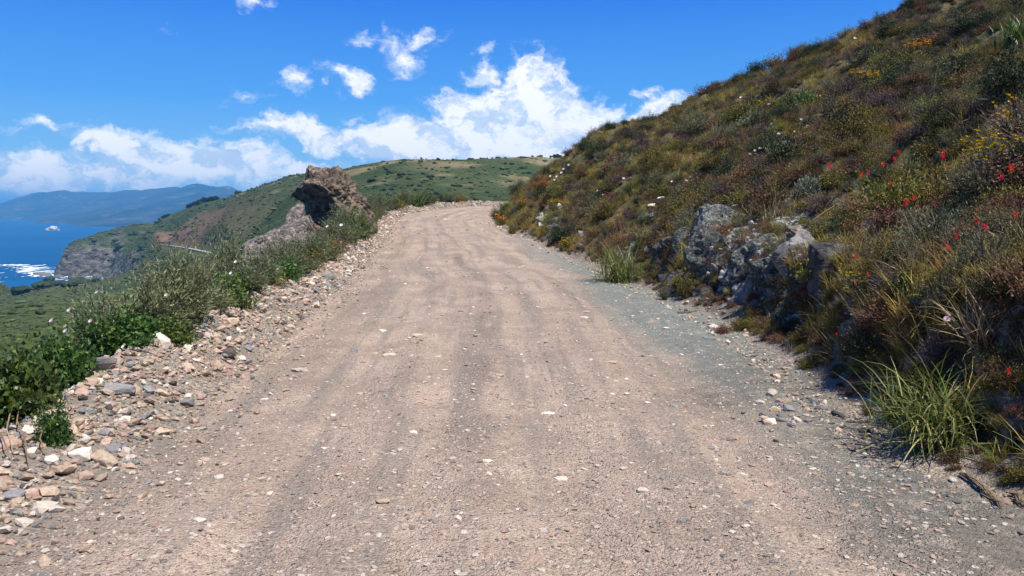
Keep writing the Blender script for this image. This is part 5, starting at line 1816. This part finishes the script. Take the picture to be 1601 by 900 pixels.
def flower_parts(kind):
    if kind == 'red':
        n = 34
        an, z = g2.uniform(0, 6.28, n), np.linspace(0.185, 0.240, n)
        p = np.stack([0.004 * np.cos(an), 0.004 * np.sin(an), z], 1)
        d = np.stack([np.cos(an), np.sin(an), np.linspace(0.4, 1.6, n)], 1)
        V, F = leaves(p, d, np.tile([[0, 0, 1.0]], (n, 1)), 0.027, 0.014)
        head = tinted('bracts', (V, F, np.repeat(g2.uniform(0, 1, n), 4)), LM['red'])
        nm = 'bracts'
    else:
        n = 5
        an = np.arange(n) * 2 * math.pi / n
        V = [(0, 0, 0.150)]
        F = []
        m_ = 15
        for k in range(m_):
            a = k * 2 * math.pi / m_
            r = 0.031 * (0.86 + 0.14 * abs(math.cos(a * 2.5)))
            V.append((0.4 * r * math.cos(a), 0.4 * r * math.sin(a), 0.158))
            V.append((r * math.cos(a), r * math.sin(a), 0.172))
        for k in range(m_):
            a, b = 1 + 2 * k, 1 + 2 * ((k + 1) % m_)
            F += [(0, a, b), (a, a + 1, b + 1), (a, b + 1, b)]
        head = tinted('petals', (np.array(V), np.array(F), np.random.default_rng(1).uniform(0, 1, len(V))), LM['white' if kind == 'white' else 'pink'])
        nm = 'petals'
    pth = np.array([[[0, 0, -0.03], [0.006, 0.004, 0.05], [0, 0, 0.10], [0, 0, 0.165]]], float)
    tv, tf_ = tubes(pth, 0.0035, 0.002)
    stem = tinted('stem', (tv, tf_, np.full(len(tv), 0.4)), LM['olive'])
    return [(nm, head), ('stem', stem)]


FP = {k: flower_parts(k) for k in ('red', 'white', 'pink')}
FL0 = {}


def flower(kind, px, py, label, group, d=None, size=1.0, tilt=None):
    if d is None:
        l, nn = rhit(px, py)
        if l is None:
            return
        dd_ = l.y
    else:
        x = (px - CX) / FPX * d
        dd_ = d
        z = CAMZ + vert(py) * d
        l, nn = Vector((x, d, z - 0.15)), Vector((0, 0, 1))
    if d is None:
        # stand the flower on the slope so that its head shows where it grows, clear of the scrub
        l = l + (Vector((0, 0, CAMZ)) - l).normalized() * (0.62 if kind == 'red' else 0.40)
        l = l - Vector((0, 0, 0.16))
    s = size * max(1.0, dd_ / 11.0)
    rot = tilt or (0.75 if kind != 'red' else 0.1, -0.35 if kind != 'red' else -0.1)
    if kind not in FL0:
        o = bpy.data.objects.new('paintbrush_flower' if kind == 'red' else 'bindweed_flower', None)
        col.objects.link(o)
        ks = [link(nm, me, o) for nm, me in FP[kind]]
        KIDS[o.name] = ks
        FL0[kind] = o
        o['category'] = 'flower'
        o['label'], o['group'] = label, group
        o.location, o.rotation_euler, o.scale = l, (rot[0], rot[1], 0), (s, s, s)
    else:
        o = dup(FL0[kind], l, g.uniform(-.5, .5), s, label, group, rot)
    return o


z4 = [(235, 315), (675, 230), (565, 305), (648, 270), (478, 352), (955, 230), (700, 385), (632, 408), (612, 440), (560, 495), (590, 485), (715, 495), (705, 540), (735, 515), (775, 498), (800, 560),
      (798, 600), (900, 545), (1395, 295), (1148, 355), (1172, 575), (1103, 630), (1160, 650), (1425, 612), (1050, 745), (1230, 690), (990, 820), (388, 872), (1325, 365), (955, 250), (690, 395), (1400, 310), (725, 530), (440, 370)]
for zx, zy in z4:
    flower('red', 1241 + zx * 360 / 1473, 200 + zy * 220 / 900, 'scarlet paintbrush flower among the scrub above the black bank', 'scarlet flowers on the bank', size=1.15)
for zx, zy in [(440, 100), (360, 155), (250, 455), (1270, 670)]:
    flower('red', 1241 + zx * 360 / 1350, 400 + zy * 240 / 900, 'scarlet paintbrush flower low down near the road edge', 'low scarlet flowers', size=0.7)
z7 = [(870, 370), (670, 492), (512, 640), (345, 630), (380, 678), (445, 668), (290, 748), (310, 750), (250, 728), (258, 760), (232, 778), (988, 163), (970, 160), (1195, 330), (1265, 520), (745, 213), (200, 503), (335, 537), (475, 607), (850, 480), (515, 648)]
for zx, zy in z7:
    flower('white', 1100 + zx * 0.3129, zy * 0.3129, 'white bindweed flower scattered on the open slope', 'white flowers on the slope', size=0.68)
for px, py in ((886, 268), (880, 274), (874, 280), (869, 285), (892, 262), (866, 279), (983, 252), (960, 258), (975, 281), (938, 300), (945, 306), (932, 287), (1055, 285), (1048, 300)):
    flower('white', px, py, 'white flower on the ridge of the hill nose', 'white flowers on the hill nose', size=0.6)
for zx, zy in ((832, 495), (1440, 817), (1385, 870)):
    flower('pink', 1241 + zx * 360 / 1473, 200 + zy * 220 / 900, 'pale lilac flower among the scarlet ones', 'lilac flowers on the bank')
flower('pink', 1476, 488, 'single pale lilac flower against the black shade', None)
flower('pink', 1394, 588, 'small purple pink flower above the narrow dark tuft', None, size=0.6)
for px, py, d, lab in ((163, 447, 8.7, 'white pink flower at the top left of the grey green bush'), (91, 489, 7.4, 'pale pink flower on top of the corner bushes'), (147, 491, 8.3, 'small pink flower low on the grey green bush'),
                       (265, 452, 9.5, 'pink flower near the middle of the tall wispy bush'), (113, 505, 7.2, 'pink flower at the edge of the dark leafy bush'), (200, 531, 8.3, 'whitish flower low over the rubble'),
                       (367, 421, 12.2, 'white flower on the leafy bush near the slab'), (375, 406, 14.8, 'upper white flower on the silvery bush'), (385, 427, 14.5, 'lower white flower on the silvery bush'),
                       (316, 441, 11.0, 'peach flower where the wispy bushes end'), (522, 356, 24.5, 'white flower on the olive bush under the big rock'), (537, 354, 24.5, 'second white flower on the olive bush under the big rock'),
                       (438, 419, 16.6, 'white dot flower on the dark green patch'), (403, 422, 15.2, 'white dot flower left of the dark green patch'), (115, 474, 8.2, 'dusty pink flower bud on the dark leafy bush')):
    flower('pink' if 'pink' in lab or 'peach' in lab else 'white', px, py, lab, None, d, 0.8)

# ---- dead wood
def stick(name, pts, r, label, cat, mat='twig', n=1, spread=0.0, group=None):
    paths = []
    for k in range(n):
        q = np.array(pts, float) + g2.normal(0, spread, (len(pts), 3)) * (1 if n > 1 else 0)
        paths.append(q)
    tv, tf_ = tubes(np.array(paths), r, r * 0.35)
    return link(name, tinted(name, (tv, tf_, g2.uniform(0.4, 1, len(tv))), LM[mat]), None, None, label, cat, group)


def gl(px, py, up=0.02):
    l, nn = rhit(px, py)
    return np.array(l) + np.array([0, 0, up])


stick('dead_stick', [gl(1060, 490), gl(1078, 489), gl(1095, 486)], 0.022, 'thin dead stick lying on the green gravel', 'stick')
stick('dead_branch', [gl(1265, 356, .1), gl(1290, 350, .25), gl(1322, 335, .3), gl(1350, 325, .3)], 0.012, 'bare grey branch above the brown boulder', 'branch')
stick('dead_stalks', [gl(1505, 745), gl(1530, 762), gl(1550, 780), gl(1565, 795)], 0.005, 'bundle of dead straw stalks on the gravel at the corner', 'stalks', 'straw', 26, 0.018)
stick('dead_stalks', [gl(1580, 775), gl(1592, 782), gl(1600, 790), gl(1615, 797)], 0.005, 'second bundle of straw stalks at the picture edge', 'stalks', 'straw', 14, 0.016)
for k, (a, b, c) in enumerate((((20, 655), (12, 690), (22, 715)), ((35, 640), (28, 675), (40, 700)), ((38, 700), (42, 715), (44, 730)), ((70, 690), (64, 705), (72, 715)), ((2, 700), (10, 715), (18, 722)))):
    q = [gl(*a, .12), gl(*b, .10), gl(*c, .03)]
    stick('bare_root', q, 0.009, 'pale bare root hanging out of the eroded bank', 'root', 'straw', 1, 0, 'bare roots in the eroded bank')

# ------------------------------------------------------------------ far things
def lump_mesh(name, seed, mat, flat=0.75, n=4, sub=2):
    """a lumpy little bush: overlapping leafy mounds, seen from far away"""
    gg = np.random.default_rng(seed)
    D, F = ico(sub)
    Vs, Fs, T = [], [], []
    o = 0
    for i in range(n):
        c = gg.normal(0, 0.42, 3) * (1, 1, 0.3) + (0, 0, 0.35 * flat)
        r = gg.uniform(0.45, 0.8)
        nz_ = vnoise(D * 3.1 + seed * 5 + i * 9, seed + i)
        V = D * (r * (1 + 0.28 * nz_))[:, None] * (1, 1, flat) + c
        Vs.append(V)
        Fs.append(F + o)
        T.append(np.clip(0.45 + 0.4 * nz_ + gg.normal(0, .12, len(V)), 0, 1))
        o += len(V)
    return mesh_np(name, np.concatenate(Vs), np.concatenate(Fs), mat, {'tint': np.concatenate(T)}, False)


LUMP = [lump_mesh('bush_mass', 11 + i, LM['far'], 0.7, 3, 2) for i in range(4)]
LUMPO = [lump_mesh('pale_bush_mass', 31 + i, LM['farpale'], 0.6, 3, 2) for i in range(3)]
hfc = hV[HF].mean(1)
h0, h1, h2_, h3 = (hV[HF[:, k]] for k in range(4))
hfn = np.cross(h2_ - h0, h3 - h1)
hfa = np.linalg.norm(hfn, axis=1) / 2
hfn /= (2 * hfa[:, None] + 1e-9)
hfn *= np.sign(hfn[:, 2:3])
hd = np.linalg.norm(hfc - (0, 0, CAMZ), axis=1)
hview = (hfc[:, 1] > 40) & (np.abs(hfc[:, 0] / np.maximum(hfc[:, 1], 1) + 0.30) < 0.42) & (((np.array([0, 0, CAMZ]) - hfc) * hfn).sum(1) / hd > -0.05)
h_dry, h_cut, h_rock = (a[HF].mean(1) for a in (dry, np.clip(cutm, 0, 1), np.clip(rockh, 0, 1)))
h_bench = np.minimum(dfr[HF].mean(1), 1e3)
hp = fbm(hfc[:, :2] / 90.0, 4, seed=44)
hp2 = fbm(hfc[:, :2] / 28.0, 3, seed=45)


def hill_pts(n, wgt, seed):
    gg = np.random.default_rng(seed)
    pr = np.clip(wgt, 0, None)
    idx = gg.choice(len(pr), n, p=pr / pr.sum())
    a, b = gg.uniform(0, 1, (2, n, 1))
    i = HF[idx]
    p = (hV[i[:, 0]] * (1 - a) + hV[i[:, 1]] * a) * (1 - b) + (hV[i[:, 3]] * (1 - a) + hV[i[:, 2]] * a) * b
    return p, idx, gg


ok = hview * (h_bench > 9) * (hfc[:, 2] > -78) * (1 - 0.9 * h_rock) * (1 - 0.85 * h_dry) * (1 - 0.6 * h_cut)
p, idx, gg = hill_pts(7500, hfa * ok * np.where(hfc[:, 2] > -8, 0.18, 0.9) / (hd / 300 + 0.4) ** 1.5 * (0.25 + sstep(-0.2, 0.5, hp2)), 1)
s = gg.lognormal(math.log(0.75), 0.4, len(p)) * (0.6 + hd[idx] / 800.0)
gn_scatter('far_scrub', LUMP, p - np.array([0, 0, .15]), gg.uniform(0, 6.28, len(p)), np.stack([s, s, s * 0.8], 1), kind='stuff')
p, idx, gg = hill_pts(8000, hfa * ok * np.where(hfc[:, 2] > -8, 0.4, 1.0) / (hd / 300 + 0.4) ** 1.5 * (0.25 + sstep(-0.2, 0.5, -hp2)), 2)
s = gg.lognormal(math.log(0.8), 0.35, len(p)) * (0.6 + hd[idx] / 700.0)
gn_scatter('far_brush', LUMPO, p - np.array([0, 0, .15]), gg.uniform(0, 6.28, len(p)), np.stack([s * 1.1, s * 1.1, s * 0.6], 1), kind='stuff')

# single dark bushes one can count on the far green hill
g3 = np.random.default_rng(12)
BUSH = [lump_mesh('round_bush', 51 + i, LM['dark'], 0.8, 4, 2) for i in range(3)]
n = 0
lab = {0: 'dark bush dotting the far green hill beyond the bend', 1: 'dark bush on the far flank above the coastal road', 2: 'dark bush on the grassy headland by the sea'}
grp = {0: 'dark bushes on the far hill', 1: 'dark bushes on the far flank', 2: 'dark bushes on the headland'}
while n < 150:
    zn = 0 if n < 105 else (1 if n < 132 else 2)
    if zn == 0:
        px, py = g3.uniform(575, 880), g3.uniform(252, 318)
        if g3.uniform() > 0.25 + 0.75 * math.exp(-((py - 285) / 25) ** 2):
            continue
    elif zn == 1:
        px, py = g3.uniform(300, 470), g3.uniform(300, 380)
    else:
        px, py = g3.uniform(120, 260), g3.uniform(362, 410)
    l, nn, i, d = HBVH.ray_cast(Vector((0, 0, CAMZ)), ray_dir(px, py))
    if l is None:
        n += 1
        continue
    s = float(g3.lognormal(math.log(3.3), 0.35)) / FPX * l.y
    link('dark_bush', BUSH[n % 3], None, (l.x, l.y, l.z), lab[zn], 'bush', grp[zn], rot=(0, 0, n), scale=(s, s, s * 0.85))
    n += 1


# trees: trunk and crown of leaf clumps
def tree_parts(seed, hgt, wid, low):
    gg = np.random.default_rng(seed)
    nb = 26
    ang = gg.uniform(0, 6.28, nb)
    zz = gg.uniform(low, 1.0, nb) * hgt
    prof = np.sin(np.clip((zz / hgt - low) / (1 - low), 0.02, 1) * math.pi * 0.86 + 0.35)
    rr = wid * 0.5 * np.clip(prof, 0.15, 1) * gg.uniform(0.5, 1.0, nb)
    C = np.stack([rr * np.cos(ang), rr * np.sin(ang), zz], 1)
    k = 60
    p = np.repeat(C, k, 0) + gg.normal(0, 1, (nb * k, 3)) * wid * 0.105
    V, F = leaves(p, gg.normal(0, 1, p.shape) + (0, 0, .2), gg.normal(0, 1, p.shape), wid * 0.12, wid * 0.09)
    crown = tinted('crown', (V, F, np.repeat(np.clip(gg.normal(.4, .25, len(p)), 0, 1), 4)), LM['dark'])
    t = np.linspace(0, 1, 5)
    paths = [np.stack([0.02 * hgt * np.sin(t * 3), 0 * t, t * hgt * 0.85], 1)]
    for i in range(0, nb, 4):
        paths.append(np.stack([C[i, 0] * t, C[i, 1] * t, C[i, 2] * (0.45 + 0.55 * t)], 1))
    tv, tf_ = tubes(np.array(paths), np.array([wid * 0.05] + [wid * 0.018] * (len(paths) - 1)), 0.02)
    return crown, tinted('trunk', (tv, tf_, np.full(len(tv), 0.4)), LM['twig'])


TP = [tree_parts(70 + i, 1.0, 0.75 + 0.15 * i, 0.12 + 0.08 * i) for i in range(3)]


def hill_top(px, d):
    x = (px - CX) / FPX * d
    q = HBVH.ray_cast(Vector((x, d, 500)), Vector((0, 0, -1)))
    return q[0]


def skyline(px, d0, d1):
    best = None
    for d in np.linspace(d0, d1, 60):
        l = hill_top(px, d)
        if l is None:
            continue
        e = (l.z - CAMZ) / l.y
        if best is None or e > best[0]:
            best = (e, l)
    return best[1]


TREES = [(860, 5, 'first'), (866, 7, ''), (871, 8, ''), (876, 7, ''), (881, 6, ''), (888, 7, ''), (892, 5, '')]
for i, (px, hp_, _) in enumerate(TREES):
    l = skyline(px, 500, 900)
    s = hp_ * 0.8 / FPX * l.y
    o = bpy.data.objects.new('hilltop_tree', None)
    col.objects.link(o)
    o.location, o.scale, o.rotation_euler = (l.x, l.y, l.z - 0.3), (s * 1.3, s * 1.3, s), (0, 0, i)
    o['label'], o['category'], o['group'] = 'dark tree in the grove on the far hilltop beside the near slope', 'tree', 'trees of the hilltop grove'
    link('crown', TP[i % 3][0], o)
    link('trunk', TP[i % 3][1], o)
for i, (px, hp_, lab_) in enumerate(((660, 7, 'first tree from the sea side on the dry crest of the far hill'), (668, 4, 'low tree beside the first on the dry crest'), (691, 8, 'round dark tree below the dry crest'), (713, 7, 'second round dark tree below the dry crest'),
                                    (740, 5, 'tree at the dip between the two dry crests'), (752, 5, 'small tree just right of the dip between the crests'), (762, 5, 'tree midway up to the higher dry crest'), (770, 5, 'tree just below the higher dry crest'), (832, 5, 'lone tree on the top of the higher dry crest'), (778, 4, 'smallest tree nearing the higher dry crest'))):
    l = skyline(px, 450, 900)
    s = hp_ * 0.5 / FPX * l.y
    o = bpy.data.objects.new('crest_tree', None)
    col.objects.link(o)
    o.location, o.scale, o.rotation_euler = (l.x, l.y - (25 if 'below' in lab_ and 'round' in lab_ else 0), l.z - (2.5 if 'round' in lab_ else 0.3)), (s * 1.3, s * 1.3, s), (0, 0, i)
    o['label'], o['category'] = lab_, 'tree'
    link('crown', TP[i % 3][0], o)
    link('trunk', TP[i % 3][1], o)
for i in range(13):
    px = (296, 301, 307, 312, 318, 323, 329, 334, 340, 252, 257, 262, 266)[i]
    l = skyline(px, 700, 1300)
    s = (6.5 if i < 9 else 4.5) * g3.uniform(0.8, 1.2) / FPX * l.y
    o = bpy.data.objects.new('ridge_tree', None)
    col.objects.link(o)
    o.location, o.scale, o.rotation_euler = (l.x, l.y, l.z - 0.4), (s * 1.5, s * 1.5, s), (0, 0, i * 1.7)
    o['category'] = 'tree'
    o['label'] = 'dark tree in the row on the ridge above the coastal road' if i < 9 else 'dark tree in the small clump lower on the seaward ridge'
    o['group'] = 'trees on the ridge' if i < 9 else 'trees low on the ridge'
    link('crown', TP[i % 3][0], o)
    link('trunk', TP[i % 3][1], o)
# dark thicket at the brink of the scrub flat
for i in range(26):
    px = 12 + i * 5.6 + g3.uniform(-3, 3)
    best = None
    for py in np.arange(436, 470, 1.0):
        l, nn, k_, d = HBVH.ray_cast(Vector((0, 0, CAMZ)), ray_dir(px, py))
        if l is not None and l.y < 900 and l.z > -75:
            best = l
            break
    if best is None:
        continue
    s = g3.uniform(7, 12) / FPX * best.y
    link('thicket_bush', BUSH[i % 3], None, (best.x, best.y - g3.uniform(0, 40), best.z - 0.5), 'dark bush in the thicket along the brink above the sea', 'bush', 'thicket bushes at the brink', rot=(0, 0, i), scale=(s * 1.2, s * 1.2, s * 0.8))

# ---- sea stack with its white top
l = at(83, 361, 4250)
V, F = planes_rock([(-.5, -.3, .8), (.4, -.3, .9), (0, -1, .25), (-1, 0, .2), (1, 0, .3), (0, 1, .2), (.7, -.5, .5)], [.75, .8, .8, 1.0, 1.0, .9, .85], 4, 10, .14, 1.6, None, 5, (30, 26, 21))
m, t = material('guano topped rock')
Pq = t.n('ShaderNodeNewGeometry').outputs['Position']
nq = t.n('ShaderNodeSeparateXYZ', {'Vector': t.n('ShaderNodeNewGeometry').outputs['Normal']}).outputs[2]
finish(t, t.mix(t.rng(t.math('ADD', nq, t.math('MULTIPLY', t.noise(Pq, 0.1, 4), 0.6)), 0.72, 1.05), (0.12, 0.11, 0.10), (0.52, 0.50, 0.46)), 0.9)
link('sea_stack', mesh_np('sea_stack', V, F, m, smooth=False), None, (l[0], l[1], SEA + 2), 'white topped rock standing alone in the blue sea', 'sea rock')
# shore rocks below the headland
for i, (px, py, d, wd_, lab) in enumerate(((62, 431, 1262, 13, 'outermost dark rock in the surf off the headland'), (70, 433, 1235, 10, 'low rock in the surf just inside the outermost one'), (88, 436, 1210, 12, 'dark ledge rock in the surf under the cliff'),
                                           (112, 438, 1190, 10, 'small rock awash below the middle of the cliff'), (135, 441, 1165, 9, 'last rock of the surf before the shrubs'))):
    q = at(px, py, d)
    V, F = rand_rock(40 + i, 3, (wd_, wd_ * 0.8, 4.5), 10, .12)
    link('shore_rock', mesh_np('shore_rock', V, F, M_GREYR, smooth=False), None, (q[0], q[1], SEA + 1.0), lab, 'rock', rot=(0, 0, i))

# ---- surf: broken white water round the foot of the headland and off it
m, t = material('white surf')
Pq = t.n('ShaderNodeNewGeometry').outputs['Position']
finish(t, t.mix(t.noise(Pq, 0.3, 4), (0.45, 0.58, 0.66), (0.80, 0.84, 0.87)), 0.8)
fx, fy = np.meshgrid(np.arange(-1100, -480, 2.2), np.arange(1020, 1500, 2.2))
FQ = np.stack([fx.ravel(), fy.ravel()], 1)
zl = mid_height(FQ)
fd = np.clip((SEA - zl) / 22.0, 0, 3)                       # depth under water near shore
den = 0.9 * np.exp(-fd * 0.9) * (zl < SEA + 3) - 0.35
pxf = FQ[:, 0] / FQ[:, 1] * FPX + CX
pyf = HOR + (CAMZ - SEA) / FQ[:, 1] * FPX
for (cx, cy, sx_, sy_, a) in ((30, 413, 40, 3.0, 1.3), (8, 412, 22, 2.6, 1.2), (48, 419, 26, 3.2, 1.2), (58, 428, 22, 4.5, 1.5), (42, 425, 20, 2.4, 1.0), (105, 437, 36, 1.6, 0.75), (30, 427, 14, 1.6, 0.7)):
    den = np.maximum(den, a * np.exp(-((pxf - cx) / sx_) ** 2 - ((pyf - cy - 1) / sy_) ** 2) - 0.2)
den = den - 0.12 + 0.85 * fbm(np.stack([FQ[:, 0] / 8, FQ[:, 1] / 70], 1), 5, 0.65, seed=66) * (den > -0.2)
FF = grid_faces(fx.shape[1], fx.shape[0])
FF = FF[(den[FF] > 0.32).all(1)]
fz_ = SEA + 0.5 + 1.3 * np.clip(den - 0.3, 0, 1) * (0.5 + 0.5 * vnoise(FQ / 7.0, 67))
us_, inv = np.unique(FF.ravel(), return_inverse=True)
link('surf', mesh_np('surf', np.stack([FQ[us_, 0], FQ[us_, 1], fz_[us_]], 1), inv.reshape(-1, 4), m), kind='stuff')
HAZE_D = 1.0e-4

# ------------------------------------------------------------------ haze over land and sea
hm = bpy.data.materials.new('sea haze')
hm.use_nodes = True
ht = NT(hm.node_tree)
pv = ht.n('ShaderNodeVolumePrincipled', {'Density': HAZE_D, 'Color': (0.17, 0.55, 1.0, 1), 'Anisotropy': 0.0})
ho = ht.n('ShaderNodeOutputMaterial')
ht.t.links.new(pv.outputs[0], ho.inputs['Volume'])
x0, x1, y0, y1, z0, z1 = -61000, 61000, -21000, 91000, SEA - 160, max(M_TOP, 120) + 25
HV = [(x0, y0, z0), (x1, y0, z0), (x1, y1, z0), (x0, y1, z0), (x0, y0, z1), (x1, y0, z1), (x1, y1, z1), (x0, y1, z1)]
HFc = [(0, 3, 2, 1), (4, 5, 6, 7), (0, 1, 5, 4), (1, 2, 6, 5), (2, 3, 7, 6), (3, 0, 4, 7)]
link('haze', mesh_np('haze', HV, HFc, hm, smooth=False), kind='stuff')
